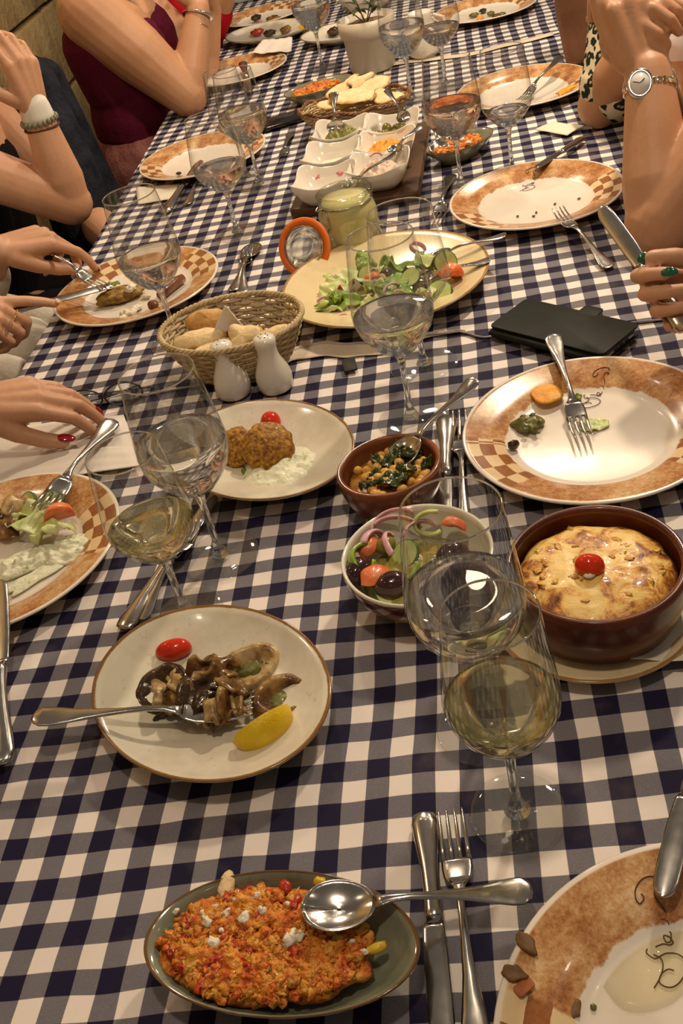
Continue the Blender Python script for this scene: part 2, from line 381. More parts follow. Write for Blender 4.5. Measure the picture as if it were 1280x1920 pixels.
def dinner_plate(cx, cy, zones, label, group=None, textang=None, sc=1., lift=0.0032):
    t = thing('dinner_plate', label, 'plate', (cx, cy, T + lift), 0, group)
    g = G().lathe(PP, 96); g.scale(sc)
    p = obj('dish', g, plate_mat('dinner_glaze', zones), t)
    if textang is not None:
        S = [[(27, 70), (32, 76), (29, 84), (20, 92), (10, 98)], [(24, 63), (21, 66), (24, 72), (28, 74), (40, 73), (50, 77), (54, 84), (50, 93), (40, 100), (30, 103), (22, 101), (18, 95), (24, 89), (33, 87), (38, 90)],
             [(33, 64), (42, 64), (48, 67), (53, 66)], [(53, 66), (52, 60), (47, 57), (46, 63), (51, 64), (56, 57)], [(56, 57), (52, 52), (48, 50), (54, 53), (58, 50), (57, 46), (51, 43), (55, 45), (60, 43)],
             [(60, 43), (59, 36), (57, 28), (58, 22), (63, 18), (67, 21), (63, 23)], [(37, 27), (36, 22), (40, 14), (50, 8), (60, 7), (67, 10), (65, 14)], [(37, 27), (41, 26), (45, 23), (44, 19)]]
        g = G()
        for st in S:
            pts = []
            for (a, b) in st:
                lx, ly = (a - 45) * .00056 * 1.05, .118 - (b - 7) * .00056 * 1.2
                rr = math.hypot(lx, ly); zq = .0048 if rr < .088 else (.0048 + (rr - .088) * .62 if rr < .098 else .0120 + (rr - .098) * .27)
                pts.append((lx, ly, zq + .0004))
            fine = []
            for i in range(len(pts) - 1):
                p0 = Vector(pts[max(0, i - 1)]); p1 = Vector(pts[i]); p2 = Vector(pts[i + 1]); p3 = Vector(pts[min(len(pts) - 1, i + 2)])
                for k in range(4): q = k / 4; fine.append(.5 * ((2 * p1) + (p2 - p0) * q + (2 * p0 - 5 * p1 + 4 * p2 - p3) * q * q + (3 * p1 - p0 - 3 * p2 + p3) * q ** 3))
            fine.append(Vector(pts[-1])); g.tube(fine, .00042, 5)
        obj('lettering', g, plain('brown_ink', (.10, .045, .02), .5), t, rz=textang - 90, label='brown cursive lettering with a curl')
    return t
GP = 'dinner plates with mottled brown rims'
P2 = dinner_plate(.509, .555, (200, 335), 'brown-rimmed dinner plate with a fork across its green salsa scraps, right of centre', GP, 76)
P3 = dinner_plate(.541, 1.221, (215, 350), 'emptied brown-rimmed dinner plate with fork tines on its front edge, before the watch wearer', GP, 88)
P4 = dinner_plate(.595, 1.80, (330,), 'emptied brown-rimmed dinner plate with a fork leaning on it, beside the dark arm', GP)
P5 = dinner_plate(.590, 2.55, (20,), 'brown-rimmed dinner plate with a few olive scraps at the top edge', GP)
P6 = dinner_plate(-.115, 1.145, (25, 130), 'brown-rimmed dinner plate with a half-eaten fritter, a sausage and feta', GP)
P7 = dinner_plate(-.085, 1.765, (200, 20), 'clean brown-rimmed dinner plate in front of the burgundy top', GP)
P8 = dinner_plate(-.080, 2.44, (20, 150), 'brown-rimmed dinner plate with a used knife, left, behind the far wine glasses', GP)
P9 = dinner_plate(-.055, 3.09, (200, 60), 'brown-rimmed dinner plate with dark leftovers, farthest on the left side', GP)
P10 = dinner_plate(-.150, .488, (10, 250), 'brown-rimmed dinner plate with tomato, mushrooms and a tzatziki smear at the left edge', GP)
P1 = dinner_plate(.475, -.088, (183,), 'brown-rimmed dinner plate with brown mushroom slivers, nearest in the lower right corner', GP, 106)
# ------------------------------------------------------------------ wine glasses
def wine_glass(px, py, H, k, fill, lvl, label, group=None, lift=.003, loc=None):
    p = loc if loc else at(px, py, lift); t = thing('wine_glass', label, 'glass', p, 0, group)
    h = H / .21
    foot = [(0, .0044), (.006, .0040), (.012, .0022), (.025, .0011), (.0352, .0007), (.0360, .0003), (.0352, 0), (0, 0)]
    obj('foot', G().lathe([(r * k, z) for r, z in foot], 56), FOOTG, t)
    st = [(0, .0035), (.010, .0037), (.0075, .0075), (.0048, .013), (.0037, .024), (.0034, .045), (.0038, .065), (.0052, .075), (.008, .0805), (.004, .0825), (0, .0835)]
    obj('stem', G().lathe([(r, z * h) for r, z in st], 24), STEMG, t)
    B = [(.0, .0815), (.010, .0825), (.019, .0880), (.028, .0990), (.0360, .1120), (.0395, .1230), (.0402, .1330), (.0390, .1460), (.0365, .1680), (.0338, .1900), (.0318, .2085)]
    bowl = [(r * k, z * h) for r, z in B]; top = bowl[-1]
    g = G().lathe(bowl, 64); obj('bowl', g, GLASS, t)
    ring = [(math.cos(a) * .0007 + top[0] - .0003, math.sin(a) * .0009 + top[1]) for a in [2 * PI * i / 8 for i in range(9)]]
    obj('rim', G().lathe(ring, 64), RIMG, t)
    if fill:
        L = lvl * h; pr = [(0, .0832 * h)]; ins = .0009
        for (r, z), (r2, z2) in zip(bowl[1:], bowl[2:]):
            if z + .0008 < L: pr.append((max(.001, r - ins), z + .0007))
            if z < L <= z2: q = (L - z) / (z2 - z); pr.append((r + (r2 - r) * q - ins, L)); break
        R0 = pr[-1][0]; pr += [(R0 - .0015, L - .0006), (R0 * .5, L - .0007), (0, L - .0007)]
        obj({'w': 'water', 'y': 'white_wine', 'a': 'tinted_drink'}[fill], G().lathe(pr, 64), {'w': WATER, 'y': WINE, 'a': TINTED}[fill], t)
    return t
FOOTG = film('foot_glass', (.985, .988, .985), (.55, .57, .55), 4); RIMG = refr('rim_glass', (.95, .96, .95), 1.5, .15)
wine_glass(970, 1522, .208, .98, 'y', .128, 'nearest wine glass, pale white wine in it, right of the cutlery pair')
wine_glass(910, 1362, .229, 1.10, 'w', .139, 'large water glass between the salad bowl and the nearest white wine')
wine_glass(350, 1150, .198, 1.03, 'y', .124, 'white wine glass on the left, its foot behind the mushroom plate')
wine_glass(415, 1043, .226, 1.12, 'w', .141, 'large water glass left of the croquette plate')
wine_glass(772, 785, .232, 1.14, 'w', .128, 'half-full water glass in front of the yellow salad plate')
wine_glass(795, 685, .208, 1.20, None, 0, 'empty wine glass standing just behind the central water glass')
wine_glass(333, 640, .226, 1.14, 'w', .128, 'water glass behind the near bread basket, over the fritter plate')
wine_glass(445, 437, .204, 1.18, 'w', .124, 'water glass in front of the clean plate, left of the jar')
wine_glass(487, 348, .214, 1.14, 'w', .140, 'water glass right of the clean plate, right one of the far left trio')
wine_glass(462, 332, .206, 1.02, 'y', .105, 'nearly empty wine glass, middle one of the far left trio')
wine_glass(865, 350, .216, 1.22, 'a', .138, 'water glass tinted rosy for a reflection, left of the emptied plate, beside the small grey dish')
wine_glass(960, 322, .205, 1.10, 'w', .108, 'glass with a little water behind the emptied plate, right of the rosy-tinted water')
wine_glass(772, 187, .235, 1.22, 'w', .139, 'large water glass right of the white plant pot')
wine_glass(835, 160, .215, 1.18, 'a', .120, 'wine glass of faintly rosy drink right of the large far glass, beside the white jug')
wine_glass(605, 128, .235, 1.20, 'w', .139, 'water glass left of the white plant pot')
# ------------------------------------------------------------------ cutlery (local x runs from handle end to tip)
def sweep(st, n=12, pw=1.):       # st: (x, y, z, halfwidth, halfthick)
    g = G(); v = []; f = []
    for x, y, z, a, b in st:
        for k in range(n):
            t = 2 * PI * k / n; cc, ss_ = math.cos(t), math.sin(t)
            v.append((x, y + math.copysign(abs(cc) ** pw, cc) * a, z + math.copysign(abs(ss_) ** pw, ss_) * b))
    for i in range(len(st) - 1):
        for k in range(n): l = (k + 1) % n; f.append((i * n + k, (i + 1) * n + k, (i + 1) * n + l, i * n + l))
    f.append(tuple(range(n))); f.append(tuple((len(st) - 1) * n + k for k in range(n - 1, -1, -1)))
    return g.add(v, f)
def handle_st(zz):
    return [(0, 0, .0030 + zz, .003, .0006), (.002, 0, .003 + zz, .0075, .0009), (.008, 0, .0028 + zz, .0110, .0012), (.018, 0, .0025 + zz, .0112, .0014), (.035, 0, .003 + zz, .0086, .0016),
            (.06, 0, .0052 + zz, .0052, .0018), (.085, 0, .0078 + zz, .0036, .0020), (.105, 0, .0092 + zz, .0030, .0021), (.12, 0, .0088 + zz, .0032, .0020)]
def fork_parts():
    h = sweep(handle_st(0) + [(.130, 0, .0075, .0050, .0014), (.137, 0, .0058, .0085, .0011)])
    head = sweep([(.133, 0, .0066, .007, .0010), (.140, 0, .0050, .0108, .0010), (.148, 0, .0030, .0122, .0010), (.156, 0, .0020, .0122, .0010), (.158, 0, .0019, .0122, .0009)])
    for k in range(4):
        y = (k - 1.5) * .0068
        head.join(sweep([(.1565, y, .0020, .0021, .0010), (.170, y, .0022, .0019, .0010), (.185, y * .98, .0045, .0016, .0009), (.196, y * .96, .0080, .0012, .0008), (.200, y * .95, .0098, .0005, .0005)], 8))
    return h, head
def spoon_parts():
    h = sweep(handle_st(0) + [(.130, 0, .0078, .0045, .0015), (.138, 0, .0065, .0060, .0012)])
    def fn(u, v):
        t = u * 2 * PI; r = v; x = .168 + math.cos(t) * .033 * r; y = math.sin(t) * .0205 * r * (1 + .08 * math.cos(t)); return (x, y, .0068 - .0068 * (1 - r * r))
    bowl = G().sheet(fn, 32, 8, .0011); return h, bowl
def knife_parts():
    h = sweep([(0, 0, .004, .004, .002), (.003, 0, .004, .0096, .0032), (.012, 0, .004, .0114, .0040), (.03, 0, .004, .0100, .0042), (.06, 0, .004, .0072, .0042), (.085, 0, .004, .0066, .0044), (.097, 0, .004, .0074, .0048), (.102, 0, .004, .0074, .0046), (.108, 0, .004, .0060, .0022)])
    st = []
    for x, lo, hi in ((.106, -.0075, .0065), (.112, -.0095, .0070), (.14, -.0112, .0072), (.175, -.0116, .0070), (.195, -.0114, .0066), (.204, -.0106, .0054), (.2095, -.0088, .0034), (.2125, -.0058, .0004), (.2135, -.0034, -.0016)):
        st.append((x, (lo + hi) / 2, .004, (hi - lo) / 2, .0011))
    return h, sweep(st, 12)
CUT = {'fork': (fork_parts, ('handle', 'tines'), .2), 'spoon': (spoon_parts, ('handle', 'spoon_bowl'), .201), 'knife': (knife_parts, ('handle', 'blade'), .213)}
PROTO = {}
def cutlery(kind, A, B, label, up=(0, 0, 1), group=None, lift=.0, mat=None):
    A = Vector(A); B = Vector(B); fn, names, L = CUT[kind]
    t = thing({'fork': 'dinner_fork', 'spoon': 'table_spoon', 'knife': 'table_knife'}[kind], label, kind, A + Vector((0, 0, lift)), 0, group)
    t.rotation_euler = basis(B - A, up).to_euler(); sc = (B - A).length / L; t.scale = (sc, min(1.12, max(.9, sc)), min(1.12, max(.9, sc)))
    if kind not in PROTO: PROTO[kind] = [mesh(n_, g_, STEEL) for n_, g_ in zip(names, fn())]
    for n_, me in zip(names, PROTO[kind]):
        o = bpy.data.objects.new(n_, me); COL.objects.link(o); o.parent = t
    return t
E0 = .0035
def cut(kind, a, b, label, ha=E0, hb=E0, up=(0, 0, 1)): return cutlery(kind, at(*a, ha), at(*b, hb), label, up)
cut('knife', (795, 1528), (842, 1985), 'table knife under the spoon handle, left one of the lower right pair')
cut('fork', (900, 1995), (846, 1530), 'dinner fork lying tines up beside the knife, under the spoon handle')
cut('spoon', (997, 1672), (565, 1712), 'spoon resting in the scrambled egg dish, handle crossing the cutlery pair', .022, .040)
cut('fork', (62, 1348), (478, 1335), 'fork scooping the mushrooms on the oval cream plate', .042, .016)
cut('fork', (1035, 630), (1095, 830), 'fork lying tines down on the plate with green salsa scraps', .040, .0095)
cut('spoon', (893, 712), (735, 880), 'spoon standing in the chickpea bowl', .082, .035)
cut('knife', (838, 785), (835, 1030), 'table knife behind the salad bowl, right of the chickpeas')
cut('fork', (868, 1040), (868, 780), 'dinner fork behind the salad bowl, beside the right plate rim', E0, .006)
cut('knife', (232, 1185), (400, 935), 'table knife crossed by a fork, between the two left glasses')
cut('fork', (262, 1165), (368, 985), 'fork crossing a knife near the foot of the left water glass', .004, .012)
cut('fork', (212, 790), (72, 968), 'fork leaning from the white napkin onto the tomato and tzatziki plate', .016, .032, (.2, -.6, .8))
cut('knife', (6, 1440), (-4, 1095), 'table knife leaning on the left edge plate', .008, .030)
cut('knife', (1330, 1330), (1248, 1688), 'smeared table knife resting on the rim of the nearest plate', .045, .0265)
cut('fork', (1143, 505), (1045, 398), 'fork resting its tines on the front rim of the emptied plate', E0, .026)
cut('knife', (1092, 262), (1008, 318), 'table knife leaning on the back rim of the emptied plate', .006, .026)
cut('fork', (1052, 106), (975, 195), 'fork leaning on the far right plate beside the dark arm', .05, .012)
cut('knife', (310, 402), (375, 305), 'table knife beside the receipt slip, below the clean plate', .005, .010)
cut('spoon', (350, 386), (383, 322), 'small dirty spoon beside the left knife, below the clean plate')
cut('spoon', (437, 548), (478, 462), 'small spoon lying behind the near bread basket')
cut('fork', (455, 552), (462, 478), 'small fork lying behind the near bread basket, beside a spoon')
cut('fork', (545, 250), (530, 300), 'dark fork lying left of the dip bowls')
cut('fork', (846, 330), (818, 420), 'fork under the rosy glass, left of the emptied plate')
cut('spoon', (950, 442), (800, 492), 'upper salad server spoon, handle over the rim of the yellow plate', .046, .018)
cut('spoon', (920, 489), (785, 532), 'lower salad server spoon, handle over the rim of the yellow plate', .034, .018)
cut('knife', (455, 120), (470, 175), 'used knife on the far left plate behind the glasses', .026, .012)
#==PART3==
# ------------------------------------------------------------------ dishes
def glaze(name, base, dark, rimcol, R0, spec=.16, zr=None):
    s = NT(name); c = s.coord(); x, y, z = s.xyz(c)
    n = s.noise(c, 14, 5, .65); n2 = s.noise(c, 90, 4, .7)
    col = s.mix(s.m('MULTIPLY', s.ss(n, .42, .66), .6), base, dark); col = s.mix(s.m('MULTIPLY', s.ss(n2, .60, .72), .35), col, tuple(q * .55 for q in dark))
    if rimcol: col = s.mix(s.ss(s.m('ADD', z, s.m('MULTIPLY', s.m('SUBTRACT', n2, .5), .0008)), R0, R0 + .0007), col, s.mix(n2, rimcol, tuple(q * .5 for q in rimcol)))
    s.set(color=col, rough=spec, coat=.3); return s.mat
def coupe_prof(Rm, h, foot=.55, th=.0032, p=2.6, n=14):
    top = [(Rm * i / n, th + (h - th) * (i / n) ** p) for i in range(n + 1)]
    e = [(Rm + .0012, h - .0003), (Rm + .0014, h - .0016), (Rm + .0004, h - .0030)]
    bot = [(Rm * i / n, max(.0014, (h - th) * (i / n) ** p - .0004)) for i in range(n - 1, 0, -1) if i / n > foot]
    return top + e + bot + [(Rm * foot, 0), (Rm * (foot - .04), 0), (Rm * (foot - .06), .0012), (0, .0012)]
LIFT = .0032
# --- mushroom plate and croquette plate: oval cream plates with a brown line on the rim
def coupe_plate(cx, cy, rz, label, dark=(.55, .48, .36), name='coupe_plate', Rm=.100, h=.027, a=1.18, b=.915, base=(.70, .66, .54), rim=(.30, .14, .035), group='oval cream plates with a brown rim line'):
    t = thing(name, label, 'plate', (cx, cy, T + LIFT), rz, group)
    obj('dish', G().lathe(coupe_prof(Rm, h), 88, a, b), glaze('cream_glaze', base, dark, rim, h - .0014), t); return t
coupe_plate(.124, .239, -38, 'oval cream plate with brown rim line holding mushrooms and a lemon wedge')
coupe_plate(.144, .601, -43, 'oval cream plate with brown rim line holding two croquettes on white dip')
def wet(name, col, a=.3, rough=.06):
    s = NT(name); s.set(color=col, rough=rough, coat=.5, alpha=a); return s.mat
OIL = wet('olive_oil', (.42, .38, .04), .55); OILG = wet('green_oil', (.16, .26, .02), .8)
TOM = food('tomato_skin', [(.3, (.52, .015, .006)), (.7, (.68, .05, .012))], 40, .14, 0, sss=.15, coat=.5)
def cherry(px, py, h, r, lab, L=1.0, rz=0, grp='cherry tomatoes'):
    g = G().blob(r * L, r, r, 28, 18, .05, 1.2, 2); o = single('cherry_tomato', g, TOM, lab, 'tomato', at(px, py, h), rz); return o
cherry(325, 1218, .0185, .0105, 'plum tomato on the mushroom plate', 1.65, 6)
cherry(507, 790, .022, .0125, 'cherry tomato behind the croquettes')
# mushrooms
MUSH = food('mushroom_brown', [(.30, (.022, .009, .003)), (.48, (.14, .062, .014)), (.72, (.40, .24, .075))], 45, .25, .5, 130, .1, .4)
MUSHD = food('mushroom_dark', [(.3, (.012, .007, .004)), (.6, (.06, .03, .012)), (.8, (.16, .09, .03))], 50, .2, .5, 120, .05, .5)
MUSHL = food('mushroom_pale', [(.32, (.10, .045, .012)), (.48, (.40, .26, .10)), (.70, (.62, .48, .26))], 55, .3, .4, 140, .15, .3)
HERB = food('herb_green', [(.3, (.07, .07, .012)), (.7, (.24, .24, .06))], 80, .35, .3, 200, .05, .3)
def mush_cap(rx, ry, hollow=True, seed=0, h=.013):
    pr = [(0, .0015), (.4, .001), (.75, .001), (.95, .003), (1.02, .0065), (.98, .0105), (.86, .0132), (.72, .0125), (.6, .0098)] + ([(.45, .0055), (.25, .0045), (0, .0045)] if hollow else [(.4, .0150), (.2, .0155), (0, .0155)])
    g = G().lathe([(r, z * h / .013) for r, z in pr], 36, rx, ry); g.disp(.0022, 110, seed); return g
def mushroom(px, py, h, rx, ry, mat, lab, rz=0, hollow=True, seed=0, tilt=(0, 0), core=None):
    t = thing('mushroom', lab, 'mushroom', at(px, py, h), 0, None, (R(tilt[0]), R(tilt[1]), R(rz)))
    obj('cap', mush_cap(rx, ry, hollow, seed), mat, t)
    if hollow: obj('filling', G().blob(rx * .40, ry * .34, .0022, 16, 8, .5, 3, seed, (0, 0, .005)).disp(.001, 250, seed), core or HERB, t)
    return t
mushroom(312, 1302, .007, .0275, .026, MUSHD, 'dark shiny whole mushroom left on the mushroom plate', 20, True, 1, (8, -14), MUSHD)
mushroom(527, 1318, .007, .0270, .0225, MUSH, 'cup-shaped mushroom with green filling, right on the mushroom plate', 35, True, 2, (12, 6))
mushroom(468, 1260, .008, .0320, .0210, MUSHL, 'pale grilled mushroom at the back of the mushroom plate', 30, True, 3, (16, 0))
def slice_(px, py, h, L, wd, mat, lab, rz, tilt=0, seed=0, bend=.5):
    g = G().sheet(lambda u, v: ((u - .5) * L, (v - .5) * wd * (.45 + .75 * abs(math.sin(PI * (u * .8 + .1 + .3 * (u > .6))))) + bend * .01 * math.sin(PI * u), .004 * math.sin(PI * u) + .003 * math.cos(v * 5 + seed)), 14, 7, .0035)
    g.disp(.0016, 160, seed)
    return single('mushroom_slice', g, mat, lab, 'mushroom', at(px, py, h), rz, None, (R(tilt), R(seed * 13 % 30 - 15), R(rz)))
for i, (px, py, h, L, wd, mt, rz, ti, lb) in enumerate([(430, 1345, .016, .030, .016, MUSH, 20, 10, 'brown mushroom bit over the fork tines'), (375, 1305, .026, .034, .024, MUSHD, 50, 20, 'dark glossy slice on top of the heap'), (440, 1285, .024, .030, .020, MUSH, 120, 25, 'folded brown slice beside the pale mushroom'), (325, 1325, .018, .030, .018, MUSH, -30, 25, 'brown slice beside the dark whole mushroom'), (412, 1330, .024, .026, .014, MUSHL, 70, 15, 'light brown mushroom piece on the heap centre'),
    (295, 1300, .026, .030, .008, MUSHL, -75, 20, 'pale stem strip lying over the dark mushroom'), (338, 1282, .028, .030, .010, MUSHL, 130, 15, 'white mushroom stem piece, centre left of the heap'),
    (400, 1290, .022, .036, .026, MUSH, 60, 35, 'broad brown mushroom slice in the middle of the heap'), (430, 1318, .022, .034, .018, MUSH, 80, 50, 'upright brown mushroom slice right of the heap centre'),
    (383, 1342, .012, .024, .014, MUSHL, 100, 20, 'yellowish mushroom chunk nearest the fork tines'), (360, 1310, .016, .034, .020, MUSHD, 20, 10, 'dark mushroom shred under the stem pieces'),
    (410, 1255, .022, .032, .015, MUSH, 35, 30, 'brown mushroom sliver at the back of the heap'), (318, 1345, .008, .022, .010, MUSHD, 0, 0, 'dark scrap beside the fork neck'),
    (455, 1310, .020, .030, .008, MUSHL, 85, 10, 'pale strip beside the cup-shaped mushroom'), (378, 1262, .026, .024, .016, MUSH, 10, 25, 'curled mushroom bit at the back left of the heap'),
    (345, 1320, .018, .030, .012, MUSH, 110, 30, 'brown stem sliver left of the heap centre'), (395, 1320, .020, .026, .018, MUSHD, 45, 20, 'dark wet slice between the fork and the heap')]):
    slice_(px, py, h + .002, L * 1.12, wd * 1.12, mt, lb, rz, ti, i)
for i, (px, py) in enumerate(((342, 1402), (540, 1241), (488, 1372), (455, 1372), (500, 1243))):
    single('herb_scrap', G().blob(.0022, .0014, .0007, 8, 6, .4, 3, i), MUSHD if i == 0 else HERB, ['dark crumb at the front of the mushroom plate', 'green herb flake right on the mushroom plate', 'green herb scrap beside the lemon', 'herb scrap left of the lemon', 'herb flake on the pale mushroom'][i], 'herb', at(px, py, .009 if i < 4 else .03), i * 40)
# lemon wedge
LEM = food('lemon_peel', [(.3, (.66, .42, .01)), (.7, (.82, .58, .02))], 60, .3, .4, 500, .15, .3)
PULP = food('lemon_pulp', [(.3, (.80, .66, .20)), (.7, (.86, .78, .42))], 160, .2, .4, 200, .3, .5)
def wedge(r, L, ang, n=18, mseg=12):
    v = []; f = []
    for i in range(n + 1):
        u = -1 + 2 * i / n; rr = r * math.sqrt(max(0.0, 1 - abs(u) ** 2.3)); x = u * L
        v.append((x, 0, 0))
        for k in range(mseg + 1): a = R(-ang / 2 + ang * k / mseg); v.append((x, math.sin(a) * rr, -math.cos(a) * rr))
    W = mseg + 2
    peel = []; cutf = []
    for i in range(n):
        for k in range(1, mseg + 1): peel.append((i * W + k, (i + 1) * W + k, (i + 1) * W + k + 1, i * W + k + 1))
        cutf += [(i * W, (i + 1) * W, (i + 1) * W + 1, i * W + 1), (i * W, i * W + W - 1, (i + 1) * W + W - 1, (i + 1) * W)]
    return v, peel, cutf
def lemon(px, py, h, r, L, rz, tilt, lab, ang=110):
    t = thing('lemon_wedge', lab, 'lemon', at(px, py, h), 0, None, (R(tilt), 0, R(rz))); v, a, b = wedge(r, L, ang)
    obj('peel', G().add(v, a), LEM, t); obj('pulp', G().add(v, b), PULP, t)
lemon(490, 1358, .0175, .0225, .0285, 33, -100, 'yellow lemon wedge at the front of the mushroom plate')
# croquettes on white dip
CRO = food('fried_crust', [(.30, (.07, .020, .003)), (.48, (.30, .125, .012)), (.70, (.62, .34, .045))], 200, .5, .6, 600, 0, .1, 5, .001)
def croq(px, py, h, r, lab, tilt, seed):
    g = G().blob(r, r * .97, r * .42, 72, 44, .10, 3, seed); 
    for x in g.v:
        n = noise.noise(x * 420) * .0011 + noise.noise(x * 900) * .0006; x += x.normalized() * n
    return single('croquette', g, CRO, lab, 'croquette', at(px, py, h), 0, None, (R(tilt[0]), R(tilt[1]), 0))
croq(438, 842, .020, .0275, 'left croquette, partly behind the front one', (30, -28), 1)
croq(502, 838, .027, .0305, 'front croquette leaning on the other, resting in white dip', (38, 14), 5)
DIP = food('white_yoghurt_dip', [(.30, (.30, .36, .12)), (.40, (.72, .73, .52)), (.7, (.80, .79, .62))], 110, .3, .8, 220, .2, .2, 5, .002)
single('white_dip', G().mound(.053, .041, .009, 26, 72, .22, 1.6, .45, 75, 3), DIP, 'white herb yoghurt dip under the croquettes', 'dip', at(527, 876, .0068), -25)
single('oil_puddle', G().mound(.057, .045, .0022, 8, 60, .16, 1.4, 0, 1, 4), OILG, 'green oil seeping out around the croquette dip', 'oil', at(528, 882, .0070), -30)
# --- grey oval dish with scrambled egg and tomato
def oval_dish(cx, cy, rz, a, b, h, label, name='oval_dish'):
    t = thing(name, label, 'dish', (cx, cy, T + LIFT), rz, 'grey-green oval dishes')
    def fn(x, y, z, tt, j): k = 1 + .10 * math.cos(tt * 1 + .5); return x * k, y * (1 + .07 * math.cos(tt)), z
    obj('dish', G().lathe(coupe_prof(1.0 * .1, h, .62, .003, 3.4), 88, a / .1, b / .1, fn), glaze('olive_grey_glaze', (.22, .23, .16), (.12, .13, .085), (.20, .10, .03), h - .0016, .12), t); return t
oval_dish(.196, .001, -8, .094, .050, .030, 'grey-green oval dish full of scrambled egg, nearest dish to the camera')
EGG = food('tomato_scramble', [(.28, (.30, .03, .008)), (.42, (.58, .13, .015)), (.55, (.70, .27, .03)), (.72, (.80, .44, .10))], 95, .35, .9, 260, .2, .3, 6, .003)
EGG2 = food('tomato_chunk', [(.3, (.30, .015, .008)), (.7, (.55, .06, .02))], 60, .25, .4, 200, .15, .4)
CHZ = food('feta_white', [(.3, (.72, .66, .50)), (.7, (.84, .80, .68))], 90, .6, .7, 250, .2)
PEP = food('yellow_pepper', [(.3, (.62, .36, .02)), (.7, (.72, .55, .06))], 60, .3, .2, 200, .1, .3)
def scramble(cx, cy, rz, rx, ry, h, z0, label, n, seed=0, bits=True):
    t = thing('scrambled_egg', label, 'food', (cx, cy, T + LIFT + z0), rz)
    g = G().mound(rx, ry, h, 46, 130, .10, 2.5, .30, 70, seed, 3.2, 0., .0135)
    for x in g.v: x += Vector((noise.noise(x * 300), noise.noise(x * 300 + Vector((5, 5, 5))), noise.noise(x * 260 + Vector((2, 9, 1))))) * .0022
    obj('egg_mound', g, EGG, t)
    rr = random.Random(seed); g = G(); g2 = G(); g3 = G()
    for i in range(n):
        a = rr.random() * 2 * PI; q = math.sqrt(rr.random()) * .93; x, y = math.cos(a) * q * rx, math.sin(a) * q * ry; z = h * max(0, 1 - q ** 3.2) ** .6 * .98 + .0135 * q ** 3
        s_ = .0016 + rr.random() * .0026
        b = G().blob(s_ * 1.5, s_, s_ * .7, 9, 7, 1.1, 2.2, i).disp(.0016, 330, i).rot('Z', rr.random() * 180).move(x, y, z - .0004)
        (g2 if rr.random() < .12 else g).join(b)
    e = obj('egg_curds', g, EGG, t); e['kind'] = 'stuff'; e = obj('tomato_bits', g2, EGG2, t); e['kind'] = 'stuff'
    return t
scramble(.193, .000, -8, .077, .0410, .0215, .0072, 'scrambled egg with tomato heaped in the nearest oval dish', 620, 1)
for i, (px, py, s_) in enumerate([(382, 1712, 3.3), (425, 1712, 4.2), (458, 1722, 5.0), (388, 1728, 4.5), (400, 1768, 4.4), (480, 1680, 3.4), (545, 1760, 6.2), (562, 1756, 4.4), (490, 1705, 3.6), (540, 1695, 2.8), (405, 1700, 2.6), (330, 1708, 2.4), (440, 1688, 2.0), (415, 1745, 2.2), (683, 1785, 2.6), (660, 1765, 2.0)]):
    single('feta_crumb', G().blob(s_ * .0011, s_ * .0008, s_ * .0007, 10, 8, .6, 2.5, i).disp(.0008, 300, i), CHZ, 'white feta crumb on the scrambled egg in the nearest dish', 'cheese', at(px, py, .0325), i * 37, 'feta crumbs on the nearest scrambled egg')
for i, (px, py, L, wd, mt, lb) in enumerate([(500, 1822, .011, .005, HERB, 'green pepper bit in the front of the scrambled egg'), (420, 1862, .014, .008, EGG2, 'tomato chunk at the front left of the scrambled egg'), (480, 1850, .016, .009, EGG2, 'wide tomato chunk at the front of the scrambled egg'),
        (600, 1655, .010, .006, PEP, 'yellow pepper piece at the back rim of the scrambled egg'), (705, 1778, .013, .006, PEP, 'yellow pepper strip on the right of the scrambled egg'), (418, 1800, .012, .009, EGG2, 'tomato chunk left of the scramble centre'), (535, 1662, .010, .007, EGG2, 'tomato piece at the back of the scrambled egg'), (620, 1790, .012, .008, EGG2, 'tomato chunk right of the scramble centre')]):
    single('vegetable_bit', G().blob(L * .6, wd * .6, .0032, 14, 8, .35, 2, i), mt, lb, 'vegetable', at(px, py, .0305 if py < 1840 else .026), i * 50)
single('bread_scrap', G().blob(.006, .011, .004, 14, 10, .3, 2, 4), food('pale_crust', [(.3, (.62, .42, .20)), (.7, (.76, .62, .38))], 60, .7), 'pale egg curl standing at the back left of the nearest dish', 'food', at(425, 1660, .030), -10)
# --- terracotta bowl with chickpeas
TERRA = food('terracotta', [(.3, (.13, .035, .012)), (.6, (.26, .085, .03)), (.8, (.34, .14, .055))], 18, .28, .15, 60, 0, .4)
def bowl_prof(rt, rb, h, th=.004, bulge=.0):
    out = [(0, 0), (rb * .9, 0), (rb, .001)] + [(rb + (rt - rb) * (i / 8) ** .8 + bulge * math.sin(PI * i / 8), .001 + (h - .001) * i / 8) for i in range(1, 9)]
    return out + [(rt - th * .3, h + .0012), (rt - th, h - .0006)] + [(rb + (rt - rb) * (i / 8) ** .8 + bulge * math.sin(PI * i / 8) - th, th + (h - th) * i / 8) for i in range(7, 0, -1)] + [(rb - th, th + .001), (0, th)]
t = thing('terracotta_bowl', 'small terracotta bowl of chickpeas beside the salad bowl', 'bowl', (.292, .497, T + LIFT)); obj('pot', G().lathe(bowl_prof(.0545, .040, .048, .0055, .004), 64, 1.03, .97), TERRA, t, rz=40)
single('chickpea_sauce', G().mound(.0475, .0455, .004, 10, 48, 0, 1, .3, 60, 1, 5), food('curry_sauce', [(.3, (.22, .08, .01)), (.7, (.45, .22, .03))], 70, .15, .3, 150, .1, .6), 'orange brown sauce around the chickpeas', 'sauce', (.292, .497, T + .033), 40)
